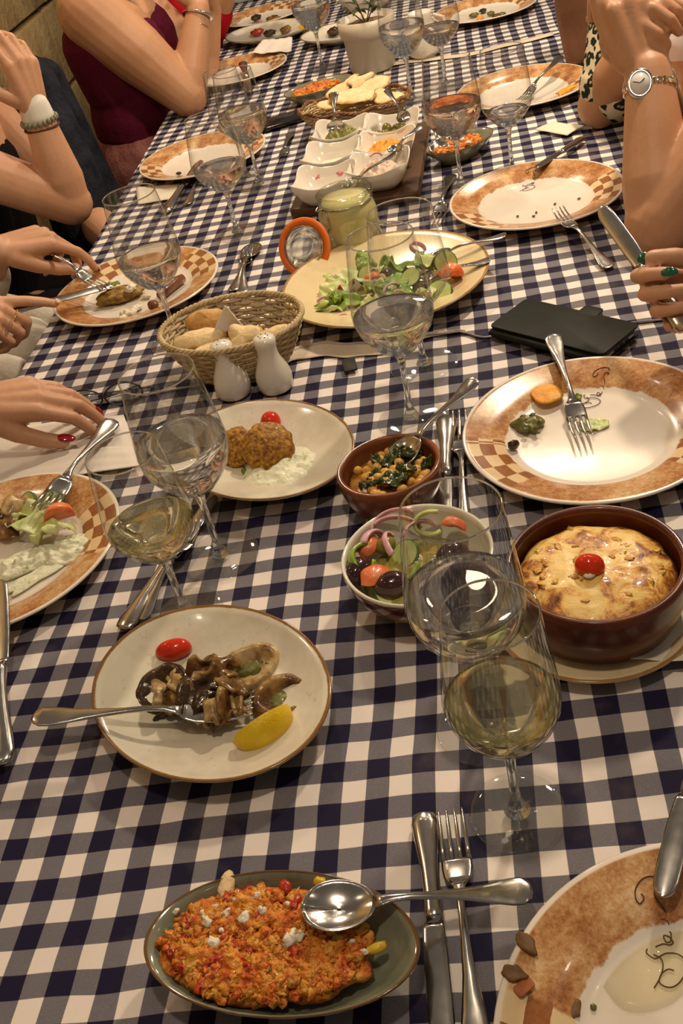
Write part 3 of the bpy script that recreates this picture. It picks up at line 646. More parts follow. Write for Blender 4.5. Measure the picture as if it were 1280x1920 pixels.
PEA = food('chickpea', [(.3, (.58, .30, .05)), (.7, (.74, .46, .12))], 40, .35, .15, 200, .2, .3)
rr = random.Random(3); k = 0
for i in range(50):
    a = rr.random() * 2 * PI; q = math.sqrt(rr.random()) * .0405; s_ = .0054 + rr.random() * .0010
    g = G().blob(s_, s_ * .92, s_ * .88, 12, 8, .12, 2, i)
    single('chickpea', g, PEA, 'chickpea in the small terracotta bowl', 'chickpea', (.292 + math.cos(a) * q, .497 + math.sin(a) * q, T + .0375 + rr.random() * .0035 + (.003 if q < .025 else 0)), rr.random() * 360, 'chickpeas in the terracotta bowl')
SPIN = food('spinach', [(.3, (.010, .018, .003)), (.7, (.06, .080, .010))], 60, .2, .5, 160, .05, .5)
def crumple(L, W_, seed, t=.0009, amp=.5):
    def fn(u, v):
        x = (u - .5) * L; y = (v - .5) * W_ * math.sin(PI * (.12 + .80 * u)) ** .7
        return (x, y, amp * .014 * (noise.noise(Vector((u * 3.2, v * 2.6, seed))) + .6 * noise.noise(Vector((u * 7, v * 7, seed + 5)))))
    return G().sheet(fn, 16, 12, t)
for i, (px, py, L, W_, rz) in enumerate([(738, 897, .032, .022, 20), (730, 858, .030, .016, 60), (770, 850, .024, .014, -30), (705, 862, .024, .012, 100), (690, 908, .020, .010, 10), (760, 878, .024, .015, 140), (800, 868, .018, .010, 60), (745, 838, .020, .010, 0), (700, 890, .016, .012, 45)]):
    single('spinach_leaf', crumple(L, W_, i), SPIN, 'dark cooked spinach leaf among the chickpeas', 'spinach', at(px, py, .0455 if i != 0 else .0468), rz, 'spinach among the chickpeas')
# --- two tone salad bowl
s = NT('two_tone_glaze'); c = s.coord(); x, y, z = s.xyz(c); n = s.noise(c, 20, 4)
rr_ = s.m('SQRT', s.m('ADD', s.m('MULTIPLY', x, x), s.m('MULTIPLY', y, y)))
lin = s.m('SUBTRACT', rr_, s.m('ADD', .0610, s.m('MULTIPLY', s.m('POWER', s.m('MAXIMUM', s.m('DIVIDE', z, .05), 0), 2.0), .0)))
outc = s.ramp(s.m('ADD', s.m('DIVIDE', z, .052), s.m('MULTIPLY', s.m('SUBTRACT', n, .5), .16)), [(.30, (.60, .47, .28)), (.50, (.38, .19, .06)), (.72, (.10, .030, .010)), (.90, (.12, .035, .012)), (.945, (.76, .70, .56))])
geo = s.new('ShaderNodeNewGeometry'); nz = s.xyz(s.new('ShaderNodeNewGeometry').outputs['Normal'])
inside = s.m('ADD', s.m('MULTIPLY', nz[0], x), s.m('MULTIPLY', nz[1], y))
oc = s.coord(); posn = s.world()
s.set(color=s.mix(s.m('GREATER_THAN', s.new('ShaderNodeAttribute', attribute_name='inner').outputs['Fac'], .5), outc, (.74, .72, .58)), rough=.14, coat=.4)
TWOT = s.mat
t = thing('salad_bowl', 'brown and cream salad bowl with olives and onion, behind the front glasses', 'bowl', (.315, .349, T + LIFT))
g = G().lathe(bowl_prof(.0705, .040, .050, .0035, .007), 72); b = obj('bowl', g, TWOT, t); pn = len(bowl_prof(.0705, .040, .050))
at_ = b.data.attributes.new('inner', 'FLOAT', 'POINT'); at_.data.foreach_set('value', [1. if (i % pn) > 10 else 0. for i in range(len(g.v))])
ONI = food('red_onion', [(.3, (.52, .22, .30)), (.6, (.70, .46, .48)), (.8, (.78, .66, .62))], 70, .3, .1, 200, .3, .3)
def onion(px, py, h, r, a0, a1, lab, tilt=(0, 0), rz=0, wd=.006, cat='onion', mat=None, name='onion_ring', th=.0022, grp=None, yy=.7):
    def fn(u, v): a = R(a0 + (a1 - a0) * u); k = r + .0015 * math.sin(v * 3); return (math.cos(a) * k, math.sin(a) * k * yy, (v - .5) * wd)
    return single(name, G().sheet(fn, 22, 4, th), mat or ONI, lab, cat, at(px, py, h), rz, grp, (R(tilt[0]), R(tilt[1]), R(rz)))
onion(700, 1020, .044, .017, -60, 150, 'arched red onion ring at the left of the salad bowl', (70, 20), 60, .008)
onion(740, 985, .047, .022, 20, 170, 'upper red onion strip in the salad bowl', (30, 0), 20)
onion(745, 1000, .045, .024, 30, 160, 'middle red onion strip in the salad bowl', (25, 10), -10)
onion(740, 1030, .043, .020, -10, 140, 'pale onion strip below the onion arch', (60, 0), 100)
onion(800, 1050, .042, .0600, 165, 205, 'thin onion sliver along the left wall of the salad bowl', (0, 0), 0, .005)
onion(790, 1005, .045, .020, 10, 150, 'red onion strip seen through the large water glass', (40, 10), 40)
GPEP = food('green_pepper', [(.3, (.14, .26, .02)), (.7, (.36, .50, .06))], 40, .22, .1, 200, .2, .4)
onion(742, 1062, .044, .020, 170, 370, 'green pepper ring at the front of the salad bowl', (20, 0), -15, .012, 'pepper', GPEP, 'pepper_ring', .0035, None, .9)
onion(690, 1050, .044, .017, 60, 230, 'curled green pepper piece at the left of the salad bowl', (30, 20), 40, .010, 'pepper', GPEP, 'pepper_ring', .0035, None, .9)
onion(808, 980, .050, .015, 60, 300, 'pale green pepper piece sticking up behind the big glass', (60, 0), 0, .010, 'pepper', food('pale_lettuce', [(.3, (.42, .50, .12)), (.7, (.66, .70, .30))], 50, .35, .3, 150, .3), 'pepper_ring', .003)
OLV = food('dark_olive', [(.3, (.018, .008, .008)), (.7, (.065, .022, .024))], 25, .14, .05, 100, .1, .5)
def olive(px, py, h, r, mat, lab, rz=0, grp=None, L=1.35): single('olive', G().blob(r * L, r, r, 24, 16, .04, 2, 1), mat, lab, 'olive', at(px, py, h), rz, grp)
olive(670, 1072, .041, .0125, OLV, 'dark olive at the left edge of the salad bowl', 60); olive(735, 1098, .038, .0135, OLV, 'dark olive at the front of the salad bowl', 5)
olive(722, 1022, .043, .008, food('green_olive', [(.3, (.16, .15, .02)), (.7, (.30, .28, .06))], 25, .2, 0), 'small green olive behind the onion arch', 30)
olive(848, 1040, .040, .012, OLV, 'dark olive at the right of the salad bowl, behind the glass', 20)
TOMC = food('tomato_cut', [(.3, (.62, .09, .02)), (.6, (.78, .22, .08)), (.8, (.82, .40, .22))], 60, .25, .3, 160, .25, .4)
def chunk(px, py, h, a, b, c_, mat, lab, cat, rot=(0, 0, 0), name='tomato_wedge', seed=1, amp=.002, ang=100):
    v, p, q = wedge(b, a, ang); g = G().add(v, p + q); g.scale(1, 1, c_); g.disp(amp, 90, seed)
    return single(name, g, mat, lab, cat, at(px, py, h), 0, None, tuple(R(x) for x in rot))
chunk(705, 1092, .036, .016, .017, 1, TOMC, 'orange tomato wedge at the lower left of the salad bowl', 'tomato', (190, 20, 30))
chunk(690, 1030, .041, .014, .012, 1, TOMC, 'small tomato wedge by the back left wall of the salad bowl', 'tomato', (200, 0, 60))
chunk(850, 990, .047, .013, .011, 1, TOMC, 'tomato wedge at the back right of the salad bowl', 'tomato', (170, 0, -30))
CUC = food('cucumber_flesh', [(.3, (.40, .50, .12)), (.7, (.66, .70, .32))], 40, .25, .2, 160, .3, .3)
CUCS = food('cucumber_skin', [(.3, (.02, .08, .01)), (.7, (.07, .17, .02))], 50, .3, .1, 100)
def cucumber(px, py, h, r, rot, lab, half=False, th=.004):
    t = thing('cucumber_slice', lab, 'cucumber', at(px, py, h), 0, None, tuple(R(x) for x in rot)); n = 28
    a1 = PI if half else 2 * PI
    obj('flesh', G().lathe([(0, -th / 2), (r * .93, -th / 2), (r * .93, th / 2), (0, th / 2)], n), CUC, t, False)
    obj('skin', G().lathe([(r * .93, -th / 2), (r, -th * .45), (r, th * .45), (r * .93, th / 2)], n), CUCS, t)
cucumber(730, 1110, .034, .014, (30, 20, 0), 'cucumber slice under the front olive in the salad bowl'); cucumber(760, 1040, .040, .015, (20, -30, 0), 'cucumber slice in the middle of the salad bowl'); cucumber(800, 1080, .037, .015, (-20, 10, 0), 'cucumber slice at the front right of the salad bowl')
single('salad_mix', G().mound(.054, .053, .012, 18, 48, .05, 2, .5, 60, 7, 3), food('salad_mix', [(.3, (.10, .09, .02)), (.5, (.34, .32, .07)), (.7, (.52, .28, .10))], 60, .25, .6, 120, .1, .4), 'chopped salad filling the bottom of the salad bowl', 'salad', (.315, .349, T + .024))
# --- casserole with gratin
t = thing('casserole_dish', 'large round brown earthenware dish holding a gratin, right', 'casserole', (.466, .289, T + .0125))
obj('pot', G().lathe(bowl_prof(.0745, .066, .056, .006, .003), 88), food('brown_earthenware', [(.3, (.045, .010, .004)), (.6, (.13, .030, .010)), (.8, (.20, .055, .018))], 14, .3, .1, 60, 0, .3), t)
t = thing('under_plate', 'pale round plate with a brown edge line under the gratin dish', 'plate', (.462, .291, T + LIFT)); obj('dish', G().lathe(coupe_prof(.088, .013, .6, .003, 4), 80), glaze('pale_yellow_glaze', (.70, .58, .36), (.60, .48, .28), (.42, .22, .07), .0118), t)
g = G().sheet(lambda u, v: ((u - .5) * .120 + .02, (v - .5) * .13, .0 + .010 * max(0, ((abs(u - .5) * 2) ** 2 + (abs(v - .5) * 2) ** 2) - .8) + .0016 * noise.noise(Vector((u * 9, v * 9, 2)))), 30, 30, .0004)
single('paper_napkin', g, plain('thin_paper', (.74, .68, .54), .7), 'thin paper napkin poking out between gratin dish and its plate', 'napkin', (.500, .286, T + .0125), -12)
s = NT('gratin_top'); c = s.coord(); n = s.noise(c, 42, 5, .6, .8); n2 = s.noise(c, 130, 4, .7); x, y, z = s.xyz(c)
rad = s.m('SQRT', s.m('ADD', s.m('MULTIPLY', x, x), s.m('MULTIPLY', y, y)))
mm = s.m('ADD', s.m('ADD', s.m('MULTIPLY', n, .75), s.m('MULTIPLY', n2, .25)), s.m('MULTIPLY', s.ss(rad, .050, .070), .10))
s.set(color=s.ramp(mm, [(.34, (.84, .64, .25)), (.50, (.80, .54, .15)), (.555, (.66, .33, .06)), (.60, (.36, .13, .02)), (.67, (.09, .03, .008))]), rough=.42, coat=.12, sss=.15)
s.bump(s.m('ADD', n, s.m('MULTIPLY', n2, .5)), .7, .002)
t = thing('gratin', 'browned cheese gratin filling the brown earthenware dish', 'food', (.466, .289, T + .047), 0)
obj('crust', G().mound(.0672, .0672, .0185, 40, 110, .035, 4, .12, 45, 5, 3.6), s.mat, t)
GR = food('browned_cheese', [(.3, (.42, .16, .02)), (.6, (.72, .40, .08)), (.8, (.80, .58, .20))], 120, .3, .5, 300, .1, .3)
rr = random.Random(11); g = G()
for i in range(34):
    a = rr.random() * 2 * PI; q = math.sqrt(rr.random()) * .056; zz = .0185 * max(0, 1 - (q / .067) ** 3.6) ** .6
    g.join(G().blob(.0030 + rr.random() * .0035, .0020 + rr.random() * .0016, .0009, 12, 6, .9, 2, i).disp(.0012, 260, i).rot('Z', rr.random() * 180).move(math.cos(a) * q, math.sin(a) * q, zz - .0001))
e = obj('browned_bits', g, GR, t); e['kind'] = 'stuff'
cherry(1105, 1060, .0705, .0102, 'roasted cherry tomato on top of the gratin', 1.25, -20)
single('feta_crumb', G().blob(.0045, .004, .003, 12, 8, .5, 2.5, 2), CHZ, 'small cheese curl beside the tomato on the gratin', 'cheese', at(1103, 1078, .068))
# --- yellow salad plate
t = thing('salad_plate', 'large yellow-cream plate of green salad with two serving spoons', 'plate', (.293, .993, T + LIFT)); obj('dish', G().lathe(coupe_prof(.1505, .031, .5, .0035, 2.2), 96), glaze('yellow_cream_glaze', (.76, .63, .36), (.72, .58, .32), (.46, .24, .08), .0296, .2), t)
LET = food('lettuce_green', [(.3, (.07, .16, .012)), (.52, (.20, .32, .03)), (.78, (.52, .60, .18))], 26, .35, .4, 120, .25)
LETP = food('lettuce_pale', [(.3, (.46, .54, .16)), (.7, (.74, .76, .44))], 26, .35, .4, 120, .3)
def lettuce(px, py, h, L, W_, rz, mat, lab, seed=0, tilt=(0, 0), amp=1.0):
    def fn(u, v):
        wv = W_ * (math.sin(PI * (.08 + .86 * u)) ** .6); x = (u - .5) * L; y = (v - .5) * wv; e = abs(v - .5) * 2
        return (x, y * (1 + .1 * noise.noise(Vector((u * 6, v * 6, seed)))), amp * (.012 * e * e * noise.noise(Vector((u * 2.2, seed, v > .5))) + .0035 * e * math.sin(u * 15 + seed * 2 + 5 * noise.noise(Vector((u * 4, seed, 0)))) + .012 * noise.noise(Vector((u * 3, v * 2, seed)))) + .010 * math.sin(PI * u))
    return single('lettuce_leaf', G().sheet(fn, 34, 14, .0009), mat, lab, 'lettuce', at(px, py, h), rz, None, (R(tilt[0]), R(tilt[1]), R(rz)))
lettuce(630, 578, .013, .095, .036, 12, LET, 'dark green lettuce leaf at the front left of the yellow plate', 1); lettuce(605, 590, .012, .06, .014, -12, LETP, 'thin pale lettuce rib at the front left of the yellow plate', 6)
lettuce(625, 545, .018, .060, .036, 60, LETP, 'pale crinkled lettuce piece at the left of the yellow plate', 2, (10, -15)); lettuce(685, 505, .026, .065, .032, 100, LET, 'upright lettuce leaf behind the central glass', 3, (20, -30))
lettuce(655, 535, .020, .075, .045, 40, LETP, 'white lettuce heart leaf left of the central glass', 4, (0, -10)); lettuce(765, 505, .024, .070, .040, 150, LET, 'lettuce leaf under the tomato, inside the empty glass view', 5, (10, 10))
lettuce(800, 495, .028, .050, .032, 60, LETP, 'pale lettuce leaf at the back of the yellow plate', 7, (0, 20)); lettuce(730, 560, .014, .070, .040, 10, LET, 'lettuce leaf lying under the central water glass', 8)
lettuce(700, 585, .012, .060, .016, -5, LETP, 'yellowish lettuce strip at the front edge of the salad', 9); lettuce(740, 530, .020, .08, .05, 70, LET, 'broad lettuce leaf in the middle of the salad', 10)
chunk(845, 520, .026, .0185, .020, 1, TOMC, 'large orange-red tomato chunk at the right of the yellow plate', 'tomato', (170, 20, 40), 'tomato_wedge', 2, .004, 150)
chunk(700, 525, .028, .013, .012, 1, TOMC, 'small tomato chunk behind the left edge of the glass', 'tomato', (180, 0, 10)); chunk(645, 545, .022, .012, .009, 1, TOM, 'red tomato sliver left of the central glass', 'tomato', (100, 60, 60), 'tomato_wedge', 3, .001, 60)
cucumber(822, 552, .020, .021, (35, 0, -30), 'large cucumber slice below the tomato chunk', False, .006); cucumber(835, 492, .032, .017, (60, 0, 10), 'cucumber slice standing above the tomato chunk'); cucumber(690, 518, .028, .016, (50, 30, 0), 'cucumber slice beside the upright lettuce leaf'); cucumber(770, 520, .028, .015, (30, -20, 0), 'cucumber slice in the middle of the salad')
onion(783, 465, .034, .011, 0, 330, 'purple onion piece at the top of the salad', (30, 30), 0, .008, 'onion'); onion(640, 600, .013, .011, 0, 200, 'purple onion scrap at the front of the yellow plate', (20, 0), 40)
onion(735, 545, .024, .013, 20, 200, 'red onion strip in the middle of the salad', (60, 0), 30); olive(722, 515, .030, .008, OLV, 'dark olive in the middle of the salad', 30)
rr = random.Random(21)
for i in range(22):
    px = 590 + rr.random() * 250; py = 500 + rr.random() * 70 + (715 - px) * .12; k = i % 4
    nm = [('lettuce', 'chopped lettuce piece in the yellow plate salad'), ('onion', 'purple onion shred in the yellow plate salad'), ('cucumber', 'cucumber chunk in the yellow plate salad'), ('lettuce', 'small pale lettuce shred in the yellow plate salad')][k]
    h_ = .018 + rr.random() * .012; sz = .8 + rr.random() * .5
    if k == 1: g = G().sheet(lambda u, v: (math.cos(u * 2.4) * .011, math.sin(u * 2.4) * .011, (v - .5) * .004), 12, 3, .0018)
    elif k == 2: g = G().blob(.009 * sz, .006, .004, 14, 10, .3, 2, i)
    else: g = crumple(.034 * sz, .022 * sz, 30 + i, .0009, .8)
    single(['lettuce_leaf', 'onion_shred', 'cucumber_chunk', 'lettuce_leaf'][k], g, [LET, ONI, CUC, LETP][k], nm[1], nm[0], at(px, py, h_), rr.random() * 180, nm[1].replace('piece', 'pieces').replace('shred', 'shreds').replace('chunk', 'chunks'), (R(rr.random() * 50 - 25), R(rr.random() * 50 - 25), R(rr.random() * 180)))
#==PART4==
# ------------------------------------------------------------------ bread baskets, woven strand by strand
WICK = food('pale_wicker', [(.3, (.42, .30, .14)), (.7, (.66, .53, .32))], 60, .55, .3, 300, 0)
WICKR = food('brown_wicker', [(.3, (.12, .045, .02)), (.7, (.30, .14, .06))], 60, .5, .3, 300, 0)
def basket(loc, rz, a, b, h, rows, nst, label, base=.62, rim=WICK, wavy=0., amp=.0020, kf=1.0):
    t = thing('bread_basket', label, 'basket', loc, rz); N = nst * 6
    def rad(q): return base + (1 - base) * q ** .75
    obj('base', G().lathe([(0, 0), (base * .1 - .0, 0), (base * .1, .003), (0, .003)], 40, a / .1, b / .1), WICK, t)
    for k in range(rows):
        q = k / (rows - 1); z = .004 + q * (h - .006); pts = []
        for i in range(N):
            th = 2 * PI * i / N; w_ = amp * math.sin(nst / 2 * th + PI * (k % 2)); r = rad(q)
            pts.append(((a * r + w_) * math.cos(th), (b * r + w_) * math.sin(th), z + wavy * q * q * math.sin(10 * th)))
        obj('strand', G().tube(pts, .0022 if rows < 18 else .0018, 6, closed=True), WICK, t)
    for i in range(nst // 2 * 2):
        th = 2 * PI * (i + .5) / nst; pts = [(a * rad(q) * math.cos(th), b * rad(q) * math.sin(th), .002 + q * (h - .002) + wavy * q * q * math.sin(10 * th)) for q in [j / 7 for j in range(8)]]
        obj('stake', G().tube(pts, .0013, 5), WICK, t)
    for s_ in (0, 1, 2):
        pts = [((a + .0022 * math.cos(26 * th + s_ * 2.09)) * math.cos(th), (b + .0022 * math.cos(26 * th + s_ * 2.09)) * math.sin(th), h + .0022 * math.sin(26 * th + s_ * 2.09) + wavy * math.sin(10 * th)) for th in [2 * PI * i / 220 for i in range(220)]]
        obj('rim_braid', G().tube(pts, .0021, 6, closed=True), rim, t)
    return t
basket((.090, .843, T + .004), -8, .098, .079, .070, 15, 30, 'oval woven bread basket beside the salt and pepper shakers')
BREAD = food('bread_crumb', [(.3, (.70, .50, .24)), (.7, (.84, .70, .44))], 60, .75, .7, 180, .1, 0, 5)
CRUST = food('bread_crust', [(.3, (.40, .19, .05)), (.6, (.64, .38, .12)), (.8, (.76, .56, .26))], 50, .6, .5, 160, .05)
NAPW = plain('white_linen', (.80, .74, .66), .75)
def bread(px, py, h, L, W_, th, rot, lab, mat=BREAD, seed=1, cat='bread', name='bread_slice', tri=0):
    t = thing(name, lab, cat, at(px, py, h), 0, None, tuple(R(q) for q in rot))
    def shape(k, z0, z1):
        pr = [(0, z0), (.80 * k, z0), (.96 * k, z0 * .6 + z1 * .4), (.96 * k, z0 * .4 + z1 * .6), (.80 * k, z1), (0, z1)]
        def fn(x, y, z, tt, j):
            q = 1 + (.28 * math.cos(3 * tt) if tri else .12 * math.cos(2 * tt)); return x * q, y * q, z
        return G().lathe(pr, 40, L / 2, W_ / 2, fn)
    obj('crumb', shape(1, -th / 2, th / 2).disp(.0022, 90, seed), mat, t)
    obj('crust', shape(1.04, -th * .36, th * .36).disp(.0022, 90, seed), CRUST, t); return t
bread(395, 603, .060, .062, .040, .018, (50, 10, 10), 'seeded bread slice standing in the near basket', CRUST, 2)
bread(372, 638, .052, .070, .036, .016, (20, 0, 5), 'bread slice lying at the front left of the near basket', BREAD, 3)
bread(455, 632, .058, .046, .040, .016, (28, -10, 0), 'pale bread piece in the middle of the near basket', BREAD, 4, tri=1)
bread(510, 627, .058, .045, .020, .012, (25, -10, 14), 'bread stick end at the right of the near basket', BREAD, 5)
bread(420, 655, .045, .085, .045, .014, (5, 0, 0), 'flat bread slice at the bottom of the near basket', BREAD, 6)
v = [(-.026, -.014, 0), (.030, -.016, 0), (.028, .018, .002), (-.02, .016, 0), (-.004, 0, .040)]
g = G().sheet(lambda u, w_: (-.026 + .056 * u + (-.006 + 0) * w_, -.012 + .010 * math.sin(u * 6), 0 + w_ * (.040 * max(.05, 1 - abs(u - .40) * 1.9))), 16, 8, .001)
single('paper_napkin', g, NAPW, 'white napkin corner standing up behind the bread in the near basket', 'napkin', at(450, 615, .052), 0)
basket((.248, 1.800, T + .006), -8, .118, .082, .052, 13, 34, 'far woven bread basket with a wavy brown rim, full of flatbread', .66, WICKR, .003)
for i, (px, py, h, L, W_, rot, lb) in enumerate([(672, 178, .060, .115, .085, (8, 4, 10), 'large pale flatbread on top of the far basket'), (640, 168, .066, .100, .030, (40, -12, 50), 'flatbread strip standing at the back of the far basket'), (700, 160, .064, .07, .06, (20, -12, 0), 'flatbread triangle at the back right of the far basket'),
        (675, 152, .070, .070, .028, (45, -5, 40), 'thin flatbread edge at the back of the far basket'), (625, 195, .054, .07, .05, (12, 8, 20), 'flatbread piece at the left of the far basket'), (725, 180, .058, .06, .06, (10, 10, 0), 'flatbread piece at the right of the far basket')]):
    bread(px, py, h, L, W_, .006, rot, lb, BREAD, 20 + i, 'bread', 'flatbread', i % 2)
# ------------------------------------------------------------------ shakers
def shaker(px, py, n, label):
    t = thing('shaker', label, 'shaker', at(px, py, LIFT), 0, 'white salt and pepper shakers')
    pr = [(0, 0), (.0185, 0), (.0205, .002), (.0222, .008), (.0228, .016), (.0215, .026), (.0178, .036), (.0142, .045), (.0126, .053), (.0126, .060), (.0136, .066), (.0140, .0705), (.0128, .0745), (.0085, .0768), (0, .0775)]
    obj('body', G().lathe([(r * 1.06, z) for r, z in pr], 48), CHINA, t)
    for i in range(n):
        a = 2 * PI * i / n; r = .006 if n > 1 else 0
        obj('hole', G().lathe([(0, 0), (.0008, 0), (.0008, .0006), (0, .0006)], 10), plain('dark_hole', (.02, .015, .01), .8), t, loc=(math.cos(a) * r, math.sin(a) * r, .0770))
shaker(441, 738, 3, 'left white china shaker with few holes, between the basket and the croquette plate'); shaker(519, 727, 6, 'right white china shaker with a ring of holes, in front of the basket')
# ------------------------------------------------------------------ jar with clip lid
s = NT('jar_glass'); s.set(color=(.90, .93, .84), rough=.03, trans=1., ior=1.12); JG = s.mat
t = thing('clip_jar', 'glass clip jar of cloudy lemonade, open, between the dip bowls and the yellow plate', 'jar', (.244, 1.172, T + LIFT))
pj = [(0, 0), (.040, 0), (.0455, .003), (.0475, .010), (.0475, .066), (.0450, .076), (.0410, .083), (.0405, .087), (.0450, .090), (.0460, .094), (.0450, .099), (.0425, .1005), (.0385, .0990), (.0380, .088)]
obj('glass_wall', G().lathe(pj, 64), film('jar_film', (.93, .94, .88), (.55, .58, .48), 2.2), t)
obj('lemonade', G().lathe([(0, .003), (.044, .004), (.0462, .011), (.0462, .065), (.0436, .076), (.0395, .083), (.0370, .088), (0, .088)], 64), food('cloudy_lemonade', [(.3, (.60, .54, .26)), (.7, (.70, .64, .36))], 14, .12, 0, sss=.3, coat=.3), t)
WIRE = STEEL
obj('wire_band', G().tube([(math.cos(a) * .0425, math.sin(a) * .0425, .0845) for a in [2 * PI * i / 48 for i in range(48)]], .0010, 6, closed=True), WIRE, t)
for dd in (0, 1):
    w_ = [(-.0400, -.012, .0845), (-.047, -.013, .085), (-.052, -.006, .083), (-.050, .002, .080), (-.044, .004, .084)] if dd else [(-.043, -.010, .084), (-.040, -.022, .078), (-.040, -.027, .062), (-.043, -.020, .050)]
    obj('clip_wire', G().tube(w_, .0011, 6), WIRE, t, rz=20)
lidc = at(571, 464, .046); nrm = Vector((-.22, -.86, .46)).normalized()
t = thing('jar_lid', 'open glass jar lid with a bright orange rubber ring, leaning left of the jar', 'lid', lidc); t.rotation_euler = basis(Vector((1, -.25, 0)), nrm).to_euler()
t.scale = (.93, .98, .95)
ORG = plain('orange_rubber', (.86, .17, .012), .4)
obj('rubber_ring', G().lathe([(.0335, .0), (.0335, .003), (.0450, .003), (.0462, .0015), (.0450, 0), (.0335, 0)], 64), ORG, t)
obj('glass_disc', G().lathe([(0, -.004), (.040, -.004), (.0345, -.002), (.0335, -.0002), (.0335, .007), (.0325, .0085), (.0310, .007), (.0305, .001), (.022, .0), (0, .0)], 64), refr('lid_glass', (.93, .94, .90), 1.3, .5), t)
obj('inner_lip', G().lathe([(.0335, .0030), (.0338, .0078), (.0325, .0090), (.0312, .0078), (.0312, .003)], 64), film('lip_glass', (.8, .82, .76), (.5, .52, .45), 1.5), t)
obj('hinge_wire', G().tube([(.02, -.044, .001), (.022, -.050, .0), (.030, -.056, -.004), (.040, -.050, -.006)], .0011, 6), WIRE, t)
# ------------------------------------------------------------------ dip bowls on their board
t = thing('serving_board', 'long dark wooden board under the dip bowls', 'board', (.262, 1.525, T + .012), -6)
obj('board', G().rbox(.232, .375, .018, .012), WOOD, t)
def dip_bowl(px, py, rz, label, pink=False, h=.036, a=.054, lift=.0225):
    p = at(px, py, lift + h); p.z = T + lift; t = thing('dip_bowl', label, 'bowl', p, rz, 'square white dip bowls')
    def sq(k, th): e = 4.5; c_, s_ = math.cos(th), math.sin(th); r = (abs(c_) ** e + abs(s_) ** e) ** (-1 / e); return r * k
    rows = [(.52, 0, 0), (.60, .001, 0), (.80, .35, 0), (.93, .70, .0), (1.0, 1, 1), (.975, 1.01, 1), (.955, .98, 1), (.88, .66, 0), (.74, .32, 0), (.5, .12, 0), (0, .10, 0)]
    v = []; f = []; N = 72
    for k, zq, fl in rows:
        for i in range(N):
            th = 2 * PI * i / N; r = sq(k, th) * a; cr = (abs(math.sin(2 * th))) ** 4
            v.append((math.cos(th) * r * (1 + .06 * cr * zq), math.sin(th) * r * (1 + .06 * cr * zq), zq * h + cr * .010 * zq * zq))
    for j in range(len(rows) - 1):
        for i in range(N): k2 = (i + 1) % N; f.append((j * N + i, j * N + k2, (j + 1) * N + k2, (j + 1) * N + i))
    f.append(tuple(range(N - 1, -1, -1))); obj('dish', G().add(v, f), CHINA, t)
    if pink:
        for fx, fz, sc in ((-.026, .0255, 1), (.020, .0260, .9)):
            g = G(); rr = random.Random(int(fx * 1e4))
            for i in range(9): a_ = i * .7; g.join(G().blob(.0032, .0022, .0007, 10, 6, .6, 2, i).rot('Z', i * 40).move(math.cos(a_) * .0055, math.sin(a_) * .0055, 0))
            g.scale(sc); g.rot('X', 52); obj('flower_print', g.move(fx, a * .90 + .0, fz), plain('pink_print', (.72, .16, .22), .3), t)
    return p
D1 = dip_bowl(637, 243, -8, 'square dip bowl of chopped green olive salsa, back left of the six'); D2 = dip_bowl(731, 231, -8, 'square dip bowl with green olives, back right of the six')
D4 = dip_bowl(622, 286, -8, 'nearly empty white dip bowl, middle left of the six'); D3 = dip_bowl(722, 266, -8, 'square dip bowl of orange pepper spread, middle right of the six')
D5 = dip_bowl(607, 333, -8, 'empty dip bowl with pink flower print inside, front left of the six', True); D6 = dip_bowl(708, 308, -8, 'square dip bowl of pale pinkish spread, front right of the six')
def fill(p, mat, lab, h=.015, seed=1, s_=.038, name='dip', z0=.012, amp=.5): return single(name, G().mound(s_, s_, h, 18, 48, .18, 2, amp, 110, seed, 3).disp(.0008, 300, seed), mat, lab, 'dip', (p.x, p.y, p.z + z0), 20)
fill(D1, food('olive_salsa', [(.3, (.07, .08, .01)), (.5, (.22, .22, .05)), (.7, (.48, .44, .16))], 110, .35, .9, 220, .1), 'chopped green olive salsa in the back left dip bowl', .024, 1)
fill(D3, food('orange_spread', [(.3, (.72, .26, .02)), (.7, (.84, .45, .06))], 90, .4, .7, 220, .2), 'orange pepper spread in the middle right dip bowl', .022, 3)
fill(D4, DIP, 'thin layer of white yoghurt dip left in its bowl', .004, 4, .034); fill(D6, food('pink_spread', [(.3, (.62, .46, .36)), (.7, (.78, .64, .52))], 90, .4, .8, 200, .2), 'pale pinkish spread with a purple onion sliver', .024, 6)
GO = food('green_table_olive', [(.3, (.09, .08, .01)), (.7, (.22, .18, .04))], 25, .12, 0, coat=.5)
for i, (dx, dy) in enumerate(((-.026, .004), (-.012, -.012), (-.008, .012), (.006, -.006), (.012, .010), (.02, .0))):
    single('olive', G().blob(.0125, .0100, .0098, 20, 14, .03, 2, i), GO, 'green olive in the back right dip bowl', 'olive', (D2.x + dx, D2.y + dy, D2.z + .016 + .004 * (i % 3)), i * 50, 'green olives in the dip bowl')
onion(705, 295, .078, .010, 0, 150, 'purple onion sliver on the pinkish spread', (50, 0), 20, .004)
cut('spoon', (746, 285), (650, 360), 'spoon in the front left dip bowl, handle pointing to upper right', .090, .045)
cut('spoon', (625, 172), (632, 250), 'spoon standing up in the olive salsa bowl', .125, .055); cut('spoon', (722, 165), (758, 232), 'spoon standing up in the green olive bowl', .115, .050)
cut('spoon', (790, 238), (735, 292), 'spoon with a broad dark handle between the orange and pinkish dips', .085, .060)
